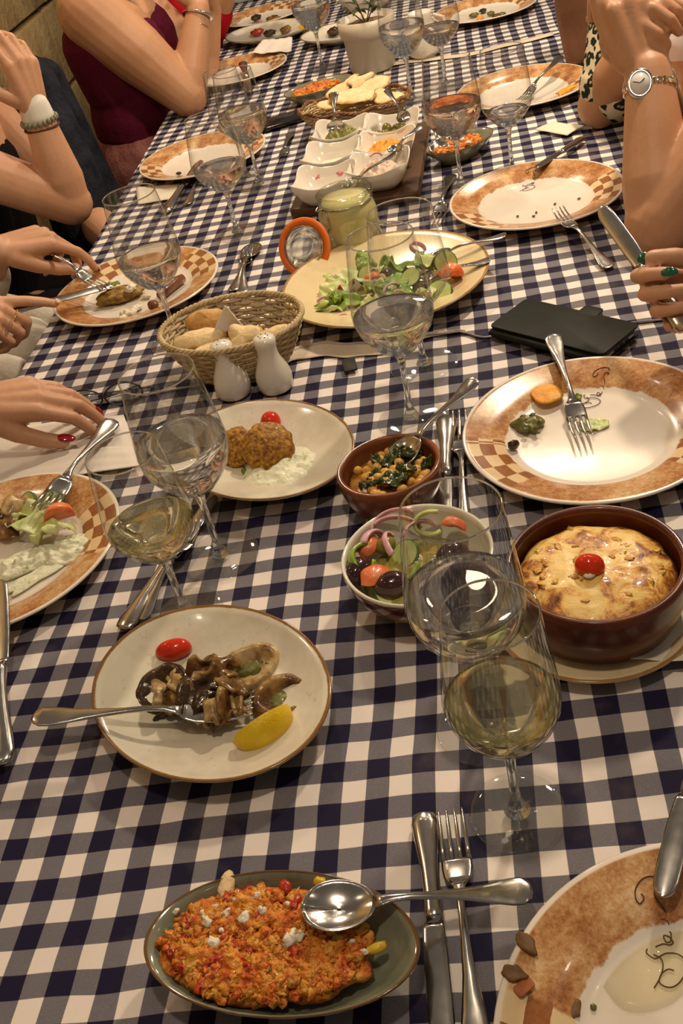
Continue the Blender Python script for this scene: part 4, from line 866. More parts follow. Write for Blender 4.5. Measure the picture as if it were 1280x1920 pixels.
# ------------------------------------------------------------------ small oval dishes further up
def small_dish(px, py, rz, a, b, label, elab, seed):
    p = at(px, py, .02); oval_dish(p.x, p.y, rz, a, b, .030, label); scramble(p.x, p.y, rz, a * .74, b * .72, .020, .007, elab, 160, seed)
small_dish(857, 278, 35, .070, .046, 'small grey oval dish with orange scramble, behind the rosy glass', 'orange scramble in the small dish by the rosy glass', 5)
small_dish(592, 172, 25, .085, .052, 'grey oval dish partly behind the far bread basket', 'orange scramble in the dish behind the far bread basket', 6)
cut('spoon', (806, 222), (828, 292), 'spoon leaning in the small grey dish by the rosy glass', .060, .022)
for i, (px, py, h) in enumerate(((557, 153, .036), (590, 152, .036), (865, 262, .036), (878, 268, .034))): single('feta_crumb', G().blob(.006, .005, .004, 10, 8, .5, 2, i), CHZ, ['feta crumb on the left of the far scramble', 'feta crumb on the middle of the far scramble', 'feta crumb at the back of the scramble by the rosy glass', 'feta crumb on the right of the scramble by the rosy glass'][i], 'cheese', at(px, py, h))
# ------------------------------------------------------------------ phone in its flip case
PHB = food('black_leather', [(.3, (.006, .007, .004)), (.7, (.014, .015, .009))], 30, .5, .15, 500, 0)
PHB.node_tree.nodes['Principled BSDF'].inputs['Specular IOR Level'].default_value = .12
pa, pb, pc, pd = at(990, 565, .013), at(1197, 622, .013), at(1133, 672, .013), at(914, 625, .013)
ctr = (pa + pb + pc + pd) / 4; ang = math.degrees(math.atan2((pb - pa + pc - pd).y, (pb - pa + pc - pd).x)); LL = ((pb - pa).length + (pc - pd).length) / 2; WW = ((pd - pa).length + (pc - pb).length) / 2
t = thing('phone', 'smartphone in a closed black leather flip case with a clasp tab', 'phone', (ctr.x, ctr.y, T + LIFT + .002), ang)
obj('lower_cover', G().rbox(LL, WW, .003, .008, (0, 0, .0015)), PHB, t); obj('upper_cover', G().rbox(LL, WW, .003, .008, (0, 0, .0145)), PHB, t)
obj('spine', G().tube([(-LL / 2 + .004, -WW / 2 + .001, .008), (LL / 2 - .004, -WW / 2 + .001, .008)], .0078, 12, flat=.55), PHB, t)
ph = obj('handset', G().rbox(LL - .008, WW - .008, .0095, .009, (.003, 0, .0078)), plain('grey_metal', (.10, .10, .11), .3, metal=.8), t, label='grey phone edge showing between the covers')
obj('clasp_tab', G().rbox(.028, .022, .0022, .006, (.012, WW / 2 + .004, .0150)), PHB, t)
for xx in (-.012, 0, .012): obj('port', G().rbox(.0012, .007, .003, .0005, (LL / 2 - .0009, xx, .0078)), plain('dark_hole', (.02, .015, .01), .8), ph)
# ------------------------------------------------------------------ napkins, slips, spectacles
def poly_sheet(name, pts, lab, mat, cat='napkin', h=.004, n=16, amp=.0016, seed=1, bow=.0):
    P = [at(px, py, h) for px, py in pts]
    def fn(u, v): a = P[0].lerp(P[1], u); b = P[3].lerp(P[2], u); q = a.lerp(b, v); q.z += amp * noise.noise(Vector((u * 5, v * 4, seed))) + bow * math.sin(PI * u); return q
    return single(name, G().sheet(fn, n, n, .0010), mat, lab, cat, (0, 0, 0))
poly_sheet('cloth_napkin', [(-120, 815), (232, 778), (262, 862), (-130, 925)], 'white napkin spread flat under the red-nailed hand', NAPW, h=.0055, amp=.003)
poly_sheet('cloth_napkin', [(-120, 850), (250, 838), (268, 872), (-130, 930)], 'folded front edge of the white napkin under the red-nailed hand', NAPW, h=.010, amp=.003, seed=4)
poly_sheet('paper_slip', [(1002, 243), (1040, 229), (1098, 236), (1063, 254)], 'small folded white paper behind the emptied right plate', plain('thin_paper', (.74, .68, .54), .7), 'paper', .0075, 10, .001, 2, .002)
poly_sheet('receipt', [(255, 352), (338, 343), (330, 372), (258, 383)], 'crumpled white receipt below the clean plate on the left', plain('thin_paper', (.74, .68, .54), .7), 'paper', .0065, 12, .002, 3)
poly_sheet('cloth_napkin', [(492, 75), (548, 70), (546, 96), (470, 101)], 'folded white napkin behind the far left plate', NAPW, h=.03, amp=.004, seed=5)
single('table_clip', G().rbox(.018, .034, .003, .003), plain('black_plastic', (.03, .028, .02), .5), 'black flat tag lying at the cream hem, below the yellow plate', 'clip', at(655, 684, .0055), 8)
FR = plain('black_frame', (.012, .010, .010), .25)
t = thing('eyeglasses', 'black-framed spectacles folded on the cloth behind the left water glass', 'glasses', at(200, 762, .004), 4)
for k, xx in enumerate((-.026, .030)):
    loop = [(xx + math.cos(a) * .024 * (1 + .1 * math.cos(2 * a)), -.006 + .004 * math.sin(a), .017 + math.sin(a) * .0155) for a in [2 * PI * i / 28 for i in range(28)]]
    obj('lens_frame', G().tube(loop, .0014, 6, closed=True), FR, t); obj('lens', G().lathe([(0, 0), (.0225, 0), (.0225, .001), (0, .001)], 28, 1, .62).rot('X', 75).move(xx, -.006, .017), film('lens_film', (.93, .95, .95), (.6, .6, .6), 3), t)
obj('bridge', G().tube([(-.004, -.006, .020), (.003, -.007, .023), (.008, -.006, .020)], .0013, 6), FR, t)
obj('temple', G().tube([(-.050, -.004, .022), (-.046, .010, .020), (0, .020, .010), (.060, .022, .004), (.070, .020, .002)], [.002, .002, .0018, .0016, .0018], 8, flat=.6), FR, t)
obj('temple', G().tube([(.054, -.004, .022), (.050, .008, .018), (.0, .012, .007), (-.056, .016, .003)], [.002, .002, .0018, .0016], 8, flat=.6), FR, t)
obj('cord_loop', G().tube([(-.058, .010, .004), (-.02, .018, .001), (.03, .024, .001)], .0008, 5), plain('clear_cord', (.5, .45, .4), .3), t)
# ------------------------------------------------------------------ plant pot and the far end
POT = plain('white_pot', (.62, .55, .42), .4)
pp = at(700, 128, .003); t = thing('plant_pot', 'cream pot with an olive twig, standing behind the far bread basket', 'plant', pp)
obj('pot', G().lathe([(0, 0), (.052, 0), (.055, .003), (.061, .08), (.067, .083), (.070, .118), (.066, .119), (.062, .100), (0, .098)], 48), POT, t)
obj('soil', G().lathe([(0, .099), (.062, .099), (.062, .103), (0, .106)], 32).disp(.003, 60, 1), food('pebbles', [(.3, (.10, .06, .03)), (.7, (.32, .22, .12))], 90, .8, 1, 200, 0), t)
LF = food('olive_leaf', [(.3, (.03, .055, .02)), (.7, (.09, .13, .05))], 30, .35)
rr = random.Random(4)
for i in range(6):
    a = i * 1.05; tip = Vector((math.cos(a) * (.05 + .04 * rr.random()), math.sin(a) * .06, .17 + .07 * rr.random())); st = obj('twig', G().tube([(0, 0, .10), tip * .5 + Vector((0, 0, .06)), tip], [.0018, .0014, .0007], 6), plain('twig_bark', (.22, .17, .10), .7), t)
    for k in range(8):
        q = .3 + .7 * k / 7; p = Vector((0, 0, .10)).lerp(tip, q); g = G().sheet(lambda u, v: ((u) * .034, (v - .5) * .010 * math.sin(PI * min(1, u + .05)) ** .8, .003 * math.sin(PI * u)), 8, 4, .0006)
        g.rot('Y', rr.random() * 60 - 40).rot('Z', rr.random() * 360).move(*p); obj('leaf', g, LF, st)
t = thing('china_jug', 'small white china jug behind the rosy glass', 'jug', at(797, 105, .003)); obj('body', G().lathe([(0, 0), (.030, 0), (.040, .01), (.044, .035), (.034, .070), (.026, .085), (.030, .10), (.028, .101), (.023, .086), (0, .08)], 40), CHINA, t)
obj('handle', G().tube([(.030, 0, .09), (.055, 0, .08), (.058, 0, .05), (.040, 0, .03)], .004, 8), CHINA, t)
def far_plate(px, py, rz, lab, R_=.105): p = at(px, py, .02); return coupe_plate(p.x, p.y, rz, lab, Rm=R_)
far_plate(505, 62, -30, 'oval cream plate with red onion, lemon and scraps, far left', .120); far_plate(648, 62, -20, 'oval cream plate with dark meat behind the plant pot', .110)
for i, (px, py, h, a, b, mt, lb, ct) in enumerate([(482, 60, .022, .020, .014, EGG2, 'red roasted onion piece on the far cream plate', 'food'), (505, 62, .020, .020, .016, MUSHD, 'dark mushroom on the far cream plate', 'mushroom'), (535, 55, .020, .022, .012, MUSH, 'brown scrap on the far cream plate', 'food'),
        (625, 58, .022, .028, .018, MUSHD, 'dark meat pieces on the plate behind the pot', 'food'), (480, 33, .022, .020, .018, MUSHD, 'dark scrap left on the farthest left plate', 'food'), (512, 35, .022, .024, .016, MUSH, 'brown scrap right on the farthest left plate', 'food')]):
    single('food_scrap', G().blob(a, b, .009, 18, 12, .4, 2, i), mt, lb, ct, at(px, py, h), i * 30)
lemon(568, 45, .032, .022, .028, 60, -80, 'lemon wedge on the far cream plate')
t = thing('china_bowl', 'white china bowl behind the plant pot at the top edge', 'bowl', at(690, 20, .003)); obj('bowl', G().lathe(bowl_prof(.085, .045, .055, .004, .006), 56), CHINA, t)
t = thing('china_bowl', 'pale rectangular dish at the top edge, left of the centre', 'dish', at(505, -8, .003), -10); obj('dish', G().rbox(.26, .09, .022, .02, (0, 0, .012)), plain('blue_grey_china', (.42, .45, .48), .25), t)
single('phone', G().rbox(.145, .07, .009, .009, (0, 0, .0045)), plain('dark_glass_phone', (.012, .010, .010), .12), 'dark phone lying left of the far bread basket', 'phone', at(545, 225, .005), 20)
# ------------------------------------------------------------------ leftovers on the dinner plates
def scrap(px, py, h, a, b, c_, mat, lab, cat='food', rz=0, seed=1, name='food_scrap', amp=.4, rot=None, group=None): return single(name, G().blob(a, b, c_, 20, 12, amp, 2.2, seed), mat, lab, cat, at(px, py, h), rz, group, rot)
CAP = food('green_caper', [(.3, (.06, .065, .012)), (.7, (.22, .20, .05))], 80, .3, .4, 200, .1, .3)
single('green_salsa', G().mound(.017, .015, .007, 12, 32, .3, 2, .5, 120, 2), CAP, 'green olive salsa scrap on the plate right of centre', 'salsa', at(990, 795, .0115), 0)
for i, (px, py) in enumerate(((980, 782), (998, 778), (1012, 790), (1005, 803), (985, 806))): scrap(px, py, .016, .0035, .003, .0026, CAP, 'chopped green bit in the salsa scrap on the right plate', 'salsa', i * 40, i, 'salsa_bit', group='chopped bits of green salsa')
scrap(962, 834, .0150, .0068, .0052, .0055, MUSHD, 'dark caper on the checkered rim of the right plate', 'caper', 30, 2, 'caper', .2)
single('orange_smear', G().mound(.019, .020, .0035, 12, 36, .14, 1.3, .5, 90, 3), MATS['orange_spread'], 'orange spread smear beside the fork on the right plate', 'dip', at(1025, 738, .0168), 0)
single('lettuce_scrap', crumple(.032, .024, 4, .0008, .25), LETP, 'pale green lettuce scrap under the fork tines on the right plate', 'lettuce', at(1113, 796, .0095), -5)
single('lettuce_scrap', crumple(.014, .010, 5, .0008, .3), LET, 'dark green leaf tip beside the lettering on the right plate', 'lettuce', at(1080, 745, .0115), 30)
for i, (px, py, a, b, rz, lb) in enumerate([(988, 1770, .0095, .0052, -60, 'brown pointed mushroom sliver, upper one on the nearest plate rim'), (965, 1825, .0085, .0055, -20, 'brown mushroom sliver, lower one on the nearest plate rim'), (1072, 1890, .0075, .006, 40, 'brown scrap at the bottom edge of the nearest plate'), (1052, 1908, .008, .006, 10, 'brown scrap at the very bottom of the nearest plate')]):
    g = G().blob(a, b, .0022, 20, 12, .25, 2, i); 
    for x in g.v: x.y *= (1 - max(0, x.x / a) * .6)
    single('mushroom_sliver', g, food('grey_brown', [(.3, (.10, .05, .02)), (.7, (.24, .13, .05))], 60, .5, .4), lb, 'mushroom', at(px, py, .0252 if i < 2 else .0115), rz)
for i, (px, py, s_) in enumerate(((1098, 1843, .0022), (1112, 1888, .0020), (1080, 1873, .0016), (1150, 1700, .0009), (1165, 1760, .0010))): scrap(px, py, .009, s_, s_, s_ * .8, CAP, 'tiny crumb on the nearest plate', 'crumb', 0, i, 'crumb', .3, group='crumbs on the nearest plate')
single('oil_puddle', G().mound(.040, .026, .0004, 6, 50, .12, 1.2, 0, 1, 4), wet('clear_oil', (.74, .60, .14), .13), 'yellow oil puddle on the nearest plate', 'oil', at(1225, 1800, .0082), 30)
single('rim_scrap', G().rbox(.013, .008, .0012, .002), food('rust_red', [(.3, (.28, .07, .015)), (.7, (.40, .13, .03))], 60, .5, .3), 'rust red food scrap on the rim of the nearest plate', 'food', at(982, 1850, .0245), 35)
for i, (px, py) in enumerate(((1085, 372), (1040, 382), (1005, 398), (970, 405), (1000, 405))): scrap(px, py, .0092, .0028, .0018, .001, MUSHD, 'tiny crumb on the emptied plate', 'crumb', i * 40, i, 'crumb', .4, group='crumbs on the emptied right plate')
# tomato and tzatziki plate at the left edge
single('white_dip', G().mound(.060, .027, .0085, 30, 90, .30, 1.8, .9, 95, 9), DIP, 'tzatziki smear with herbs on the left edge plate', 'dip', at(95, 1040, .0095), 18)
single('white_dip', G().mound(.055, .012, .003, 16, 60, .35, 2, .5, 90, 8), DIP, 'thin yoghurt streak in front of the tzatziki smear', 'dip', at(70, 1078, .0095), 40)
chunk(113, 975, .026, .0180, .0200, 1, TOMC, 'bright red tomato wedge on the tzatziki plate', 'tomato', (155, 10, 25), 'tomato_wedge', 4, .001, 75)
lettuce(100, 1000, .022, .05, .024, 10, LETP, 'yellow-green lettuce piece under the tomato wedge', 11); lettuce(55, 990, .020, .06, .03, -20, LETP, 'pale lettuce leaf left of the tomato wedge', 12, (0, 10)); lettuce(70, 965, .024, .05, .026, 20, LETP, 'white lettuce rib at the fork tip', 13)
cucumber(95, 948, .022, .017, (40, 20, 0), 'cucumber slice behind the tomato wedge'); cucumber(52, 945, .020, .015, (30, -30, 0), 'dark-skinned cucumber slice under the fork')
slice_(35, 955, .026, .036, .024, MUSHL, 'grey mushroom slice left of the fork tines', 50, 40, 4); slice_(22, 985, .022, .036, .022, MUSH, 'curved brown mushroom slice at the left frame edge', 100, 30, 5); slice_(5, 970, .020, .03, .02, MUSHD, 'dark mushroom slice at the left frame edge', 70, 20, 6)
scrap(5, 1000, .014, .014, .008, .004, MATS['orange_spread'], 'orange sauce trace by the mushrooms at the left edge', 'sauce', 20, 4)
# fritter plate
g = G().blob(.040, .022, .011, 40, 24, .3, 2.2, 3); g.disp(.002, 160, 2); single('fritter', g, food('green_fritter', [(.3, (.10, .045, .01)), (.55, (.30, .17, .03)), (.75, (.46, .36, .08))], 90, .5, .8, 300), 'half-eaten brown and green fritter under the knife blade', 'fritter', at(225, 552, .017), 18)
single('sausage', G().tube([(-.030, -.008, 0), (-.012, -.001, 0), (.010, .003, 0), (.030, .002, 0)], [.0075, .0095, .0095, .0070], 16), food('sausage_brown', [(.3, (.09, .03, .015)), (.7, (.22, .085, .04))], 60, .25, .3, coat=.4), 'dark brown sausage piece behind the glass stem', 'sausage', at(320, 537, .0165), 52)
scrap(287, 572, .016, .009, .010, .008, MATS['sausage_brown'], 'sausage end lying below the sausage piece', 'sausage', 20, 3, 'sausage_end', .15)
for i, (px, py, s_) in enumerate(((240, 588, .013), (255, 578, .010), (228, 598, .009), (245, 540, .012), (250, 522, .008), (275, 555, .007))): scrap(px, py, .012 if i not in (3, 4) else .026, s_, s_ * .7, s_ * .45, CHZ, ['white feta lump at the front of the fritter plate', 'feta bit right of the front lump', 'feta bit at the front rim of the fritter plate', 'feta on top of the fritter', 'feta behind the fritter', 'feta bit right of the fritter'][i], 'cheese', i * 30, i, 'feta_crumb', .6)
single('lettuce_scrap', crumple(.03, .012, 7, .0008, .4), LET, 'green scrap on top of the fritter', 'lettuce', at(208, 535, .024), 20)
scrap(420, 318, .012, .006, .004, .003, MUSHD, 'brown crumb on the clean left plate', 'crumb', 0, 2, 'crumb'); scrap(335, 325, .012, .006, .003, .003, MUSHD, 'dark crumb at the front of the clean left plate', 'crumb', 0, 3, 'crumb')
for i, (px, py) in enumerate(((888, 28), (905, 20), (920, 25), (930, 30), (940, 27), (900, 34))): scrap(px, py, .014, .012, .009, .005, [CAP, MUSHD, CAP, MUSH, CAP, MATS['orange_spread']][i], 'olive scrap on the top right plate' if i < 5 else 'orange sauce trace on the top right plate', 'food', i * 50, i, 'olive_scrap' if i < 5 else 'sauce_trace', .5, group='olive scraps on the top right plate' if i < 5 else None)
scrap(1062, 168, .020, .030, .010, .003, MATS['orange_spread'], 'orange smear on the rim of the plate by the dark arm', 'sauce', 50, 3, 'sauce_trace', .5)
#==PART5==
# ------------------------------------------------------------------ people
def P(x, y, z): return Vector((x, y, T + z))
def skin(name, a, b):
    s = NT(name); c = s.coord(); n = s.noise(c, 9, 4); n2 = s.noise(c, 220, 3)
    s.set(color=s.mix(s.ss(s.m('ADD', s.m('MULTIPLY', n, .8), s.m('MULTIPLY', n2, .2)), .35, .65), a, b), rough=.48, sss=.25, spec=.35)
    s.bump(n2, .12, .0006); return s.mat
SK1 = skin('warm_skin', (.50, .26, .145), (.60, .335, .20)); SK2 = skin('tan_skin', (.44, .225, .115), (.52, .28, .155)); SK3 = skin('deep_skin', (.13, .058, .030), (.19, .09, .048))
RED = plain('dark_red_varnish', (.28, .004, .010), .08, coat=1.); GRN = plain('green_varnish', (.006, .10, .055), .08, coat=1.); PALEN = plain('bare_nail', (.62, .36, .26), .25)
def fused(name, caps, mat, parent, vox=.003, it=4, extra=None, flat=None):
    g = G()
    for c in caps: g.capsule(*c[:4], n=20, flat=c[4] if len(c) > 4 else 1., up=c[5] if len(c) > 5 else (0, 0, 1))
    if extra: g.join(extra)
    o = obj(name, g, mat, parent); m_ = o.modifiers.new('fuse', 'REMESH'); m_.mode = 'VOXEL'; m_.voxel_size = vox; m_.use_smooth_shade = True
    q = o.modifiers.new('smooth', 'SMOOTH'); q.factor = .5; q.iterations = it; return o
def hand(W, d, n, t, curl, thumb=(.55, .75, -.35), tcurl=25, sc=1., spread=4, nails=None, parent=None, nl=1., curls=None):
    W = Vector(W); d = Vector(d).normalized(); n = Vector(n); n = (n - d * n.dot(d)).normalized(); t = Vector(t); t = (t - d * t.dot(d) - n * t.dot(n)).normalized()
    caps = []; nail = []
    offs = (.029, .0095, -.0095, -.027); Ls = (.086, .090, .085, .076); seg = ((.043, .025, .020), (.047, .028, .021), (.043, .026, .020), (.034, .020, .018)); rad = (.0092, .0094, .0088, .0078)
    for i in range(4):
        K = W + (d * Ls[i] + t * offs[i] + n * (.002 if i in (1, 2) else -.001)) * sc
        caps.append((W + (t * offs[i] * .45 + d * .005) * sc, K, .0165 * sc, .0115 * sc)); caps.append((W + (t * offs[i] * .5 + d * .03 - n * .007) * sc, K - n * .004 * sc, .013 * sc, .010 * sc))
        c = (curls[i] if curls else curl); p = K; a = 0; sd = R(spread * (1.5 - i))
        for k in range(3):
            a += R(c[k]); f_ = (d * math.cos(sd) + t * math.sin(sd)); v_ = f_ * math.cos(a) - n * math.sin(a); q = p + v_ * seg[i][k] * sc
            r0 = rad[i] * (1.04 - .10 * k) * sc; caps.append((p, q, r0, r0 * .90)); up_ = f_ * math.sin(a) + n * math.cos(a)
            if k == 2: nail.append((q + up_ * r0 * .74 + v_ * .001, v_, up_, r0))
            p = q
    b0 = W + (d * .022 + t * .022 - n * .008) * sc; td = (d * thumb[0] + t * thumb[1] + n * thumb[2]).normalized(); b1 = b0 + td * .040 * sc
    ax = td.cross(d).normalized() if td.cross(d).length > .01 else n
    td2 = Matrix.Rotation(R(tcurl), 3, ax) @ td; b2 = b1 + td2 * .032 * sc; td3 = Matrix.Rotation(R(tcurl * .8), 3, ax) @ td2; b3 = b2 + td3 * .024 * sc
    caps += [(b0, b1, .0165 * sc, .0125 * sc), (b1, b2, .0118 * sc, .0108 * sc), (b2, b3, .0108 * sc, .0088 * sc)]
    un = (n - td3 * n.dot(td3)).normalized(); nail.append((b3 + un * .0070 * sc, td3, un, .0098 * sc))
    if nails and parent:
        for (c, v_, u_, r0) in nail:
            g = G().blob(r0 * .98 * nl, r0 * .74, r0 * .34, 16, 10); o = obj('fingernail', g, nails, parent); mm_ = basis(v_, u_).to_4x4(); mm_.translation = c + v_ * r0 * .30 - parent.location; o.matrix_local = mm_
    return caps
def arm(S_, E_, W_, r=(.050, .040, .044, .027)):
    S_, E_, W_ = Vector(S_), Vector(E_), Vector(W_); m1 = E_.lerp(W_, .28)
    return [(S_, S_.lerp(E_, .5), r[0], r[0] * .93), (S_.lerp(E_, .5), E_, r[0] * .93, r[1]), (E_, m1, r[1] * .9, r[2]), (m1, W_, r[2], r[3])]
def bracelet(parent, W_, d, r, th, mat, name='bracelet', label=None, flat=1.):
    d = Vector(d).normalized(); B_ = basis(Vector((0, 0, 1)).cross(d) if abs(d.z) < .95 else (1, 0, 0), d); W_ = Vector(W_)
    g = G().tube([W_ + B_ @ Vector((math.cos(a) * r, math.sin(a) * r * .86, 0)) for a in [2 * PI * i / 40 for i in range(40)]], th, 8, closed=True, flat=flat, up=tuple(d)); return obj(name, g, mat, parent, label=label)
def torso(pel, ch, face, w=.16, d=.11):     # pelvis, chest, facing (unit), half width
    face = Vector(face).normalized(); s_ = Vector((0, 0, 1)).cross(face); up = (ch - pel).normalized(); caps = []
    for q in (-1, 1):
        caps.append((pel + s_ * q * .075, pel.lerp(ch, .5) + s_ * q * .060, .115, .095)); caps.append((pel.lerp(ch, .5) + s_ * q * .060, ch + s_ * q * .070, .095, .105)); caps.append((ch + s_ * q * .07, ch + s_ * q * w + up * .06, .09, .055))
    return caps
def head_caps(ch, face):
    face = Vector(face).normalized(); nb = ch + Vector((0, 0, .10)); hc = ch + Vector((0, 0, .285)) + face * .03; s_ = Vector((0, 0, 1)).cross(face)
    return [(nb, hc - Vector((0, 0, .08)), .056, .052), (hc + Vector((0, 0, .035)), hc - Vector((0, 0, .015)) + face * .01, .083, .078), (hc - Vector((0, 0, .015)) + face * .012, hc - Vector((0, 0, .085)) + face * .038, .070, .036),
            (hc + face * .088, hc - Vector((0, 0, .035)) + face * .102, .008, .013), (hc + face * .07 - Vector((0, 0, .066)) - s_ * .016, hc + face * .07 - Vector((0, 0, .066)) + s_ * .016, .012, .012),
            (hc + s_ * .078 + Vector((0, 0, .010)), hc + s_ * .080 - Vector((0, 0, .030)), .012, .009), (hc - s_ * .078 + Vector((0, 0, .010)), hc - s_ * .080 - Vector((0, 0, .030)), .012, .009)], hc
def finish_head(t, hc, face, hair, hairlen=.22):
    face = Vector(face).normalized(); s_ = Vector((0, 0, 1)).cross(face); B = -face * .03
    caps = [(hc + Vector((0, 0, .050)) - face * .012, hc - Vector((0, 0, .02)) - face * .035, .092, .086)]
    for q in (-1, 1): caps.append((hc + s_ * q * .055 + Vector((0, 0, .03)) - face * .02, hc + s_ * q * .075 - Vector((0, 0, hairlen)) - face * .03, .050, .035))
    caps.append((hc + B, hc - Vector((0, 0, hairlen)) - face * .075, .075, .05)); fused('hair', caps, hair, t, .006, 3)
    for q in (-1, 1):
        obj('eye', G().blob(.009, .009, .006, 12, 8, c=tuple(hc + face * .083 + s_ * q * .030 + Vector((0, 0, .006)))), EYE, t)
EYE = plain('eye', (.05, .03, .02), .1); HAIR1 = food('brown_hair', [(.3, (.03, .015, .007)), (.7, (.10, .055, .025))], 40, .45, .6, 250, 0); HAIR2 = food('dark_hair', [(.3, (.010, .007, .005)), (.7, (.04, .025, .015))], 40, .4, .6, 250, 0)
def legs(pel, face, kn=.44, mat=None, t=None, sep=.09, r=.085, name='skirt'):
    face = Vector(face).normalized(); s_ = Vector((0, 0, 1)).cross(face); caps = []; sh = []
    for q in (-1, 1):
        hp = pel + s_ * q * sep + Vector((0, 0, -.01)); k = hp + face * kn; k.z = T - .235; caps.append((hp, k, r + .01, r - .015)); an = Vector((k.x, k.y, .08)) - face * .04
        sh += [(k - Vector((0, 0, .02)), an, .058, .036), (an, Vector((an.x, an.y, .035)) + face * .13, .036, .030)]
    if mat: fused(name, caps, mat, t, .005, 3)
    return sh
def floral(name):
    s = NT(name); c = s.coord(); v = s.vor(c, 17); n = s.noise(c, 60, 3); e = s.m('ADD', v[0], s.m('MULTIPLY', s.m('SUBTRACT', n, .5), .35))
    m_ = s.m('SUBTRACT', 1, s.ss(e, .22, .30)); s.set(color=s.mix(m_, (.008, .006, .007), s.mix(n, (.36, .10, .10), (.30, .26, .16))), rough=.9, spec=.05); return s.mat
def leopard(name):
    s = NT(name); c = s.coord(); v = s.vor(c, 60); n = s.noise(c, 110, 3, .6); e = s.m('ADD', v[0], s.m('MULTIPLY', s.m('SUBTRACT', n, .5), .55))
    ring = s.m('MULTIPLY', s.ss(e, .13, .19), s.m('SUBTRACT', 1, s.ss(e, .50, .57))); s.set(color=s.mix(ring, s.mix(s.ss(e, .1, .2), (.45, .36, .20), (.72, .64, .46)), (.020, .028, .016)), rough=.9, spec=.1); return s.mat
def bw(name):
    s = NT(name); c = s.coord(); v = s.vor(c, 14); n = s.noise(c, 30, 3); s.set(color=s.mix(s.ss(s.m('ADD', v[0], s.m('MULTIPLY', s.m('SUBTRACT', n, .5), .5)), .38, .42), (.012, .014, .03), (.70, .66, .66)), rough=.8); return s.mat
def cloth_mat(name, a, b, scale=30, bump=.4): return food(name, [(.3, a), (.7, b)], scale, .85, bump, 120, 0, 0, 5, .004)
BURG = cloth_mat('burgundy_knit', (.075, .006, .018), (.125, .012, .032), 300, .3); PINKP = cloth_mat('dusty_pink_print', (.16, .04, .035), (.42, .18, .15), 22, .7); WHT = cloth_mat('white_cotton', (.62, .56, .46), (.76, .70, .60), 12, .5)
BLK = cloth_mat('black_cloth', (.006, .006, .008), (.016, .016, .022), 30, .4); NAVY = cloth_mat('navy_jacket', (.008, .009, .014), (.028, .030, .042), 20, .6); REDC = cloth_mat('bright_red_cloth', (.30, .004, .010), (.45, .009, .018), 20, .4)
FLOR = floral('floral_black_dress'); LEO = leopard('leopard_print'); BW = bw('black_white_print'); SIL = plain('silver', (.72, .70, .66), .15, metal=1.); GLD = plain('gold', (.75, .48, .20), .15, metal=1.); BRN = plain('brown_cord', (.10, .05, .03), .6)
def person(label): return thing('person', label, 'person', (0, 0, 0))
L_ = Vector((1, 0, 0)); R_ = Vector((-1, 0, 0))
# nearest on the left: hand with dark red nails over the napkin
HN = 0
t = person('person at the left edge whose hand with dark red nails rests over the white napkin')
W = at(-58, 762, .088); caps = hand(W, (.93, .26, -.16), (-.05, -.28, 1), (.35, -.9, -.1), (22, 30, 8), (.85, .40, -.45), 12, .98, 3, RED, t, 1.35)
E = P(-.46, .60, -.02); S = P(-.62, .66, .25); ch = P(-.66, .50, .16); pel = P(-.72, .48, -.22); caps += arm(S, E, W); caps += arm(P(-.62, .33, .24), P(-.55, .26, -.02), P(-.42, .36, -.10)) + hand(P(-.42, .36, -.10), (1, .3, -.1), (0, 0, 1), (.3, .9, 0), (25, 30, 20))
hcs, hc = head_caps(ch, L_); caps += torso(pel, ch, L_) + hcs; sh = legs(pel, L_, .42, BLK, t, name='trousers')
fused('body', caps + sh, SK1, t, .0030, 3); fused('dark_top', [(a, b, c + .012, d + .012) for a, b, c, d in torso(pel, ch, L_)], BLK, t, .006, 3); finish_head(t, hc, L_, HAIR1)
bracelet(t, W.lerp(E, .10), W - E, .031, .0042, SIL, label='chunky silver bracelet'); bracelet(t, at(95, 735, .058), (.5, -.3, -.7), .0102, .0009, SIL, 'ring')
# left neighbour in white: knife and fork over the fritter plate
t = person('person in white cutting the fritter with knife and fork, left')
ch = P(-.62, 1.10, .16); pel = P(-.68, 1.10, -.22)
Wk = at(-112, 612, .080); kA = at(-40, 606, .064); kB = at(232, 531, .024); caps = hand(Wk, (.90, .28, -.12), (-.1, -.45, .9), (.2, .9, .4), (40, 60, 40), (.8, .3, -.5), 20, 1.0, 2, PALEN, t, .8, curls=[(14, 8, 6), (48, 62, 40), (55, 70, 45), (58, 72, 45)])
cutlery('knife', kA, kA + (kB - kA).normalized() * .222, 'table knife held in the ringed hand, cutting the fritter', (0, -.3, 1))
Wf = at(-8, 470, .110); fA = at(66, 462, .092); fB = at(203, 548, .026); caps2 = hand(Wf, (.80, .50, -.10), (-.2, -.35, .9), (.1, -.9, -.4), (30, 45, 30), (.85, .3, -.5), 10, 1.0, 2, PALEN, t, .8, curls=[(30, 22, 14), (46, 40, 30), (60, 60, 40), (66, 70, 45)])
cutlery('fork', fB + (fA - fB).normalized() * .2, fB, 'fork held upside down in the left hand, pinning the fritter', (.2, -.1, 1))
E1 = P(-.50, .86, -.02); E2 = P(-.46, 1.24, .0); S1 = P(-.60, .93, .23); S2 = P(-.60, 1.27, .23); caps += caps2 + arm(S1, E1, Wk) + arm(S2, E2, Wf); hcs, hc = head_caps(ch, L_); caps += torso(pel, ch, L_) + hcs
sh = legs(pel, L_, .44, WHT, t, .10, .098, 'white_trousers'); fused('body', caps + sh, SK1, t, .0030, 3); finish_head(t, hc, L_, HAIR1)
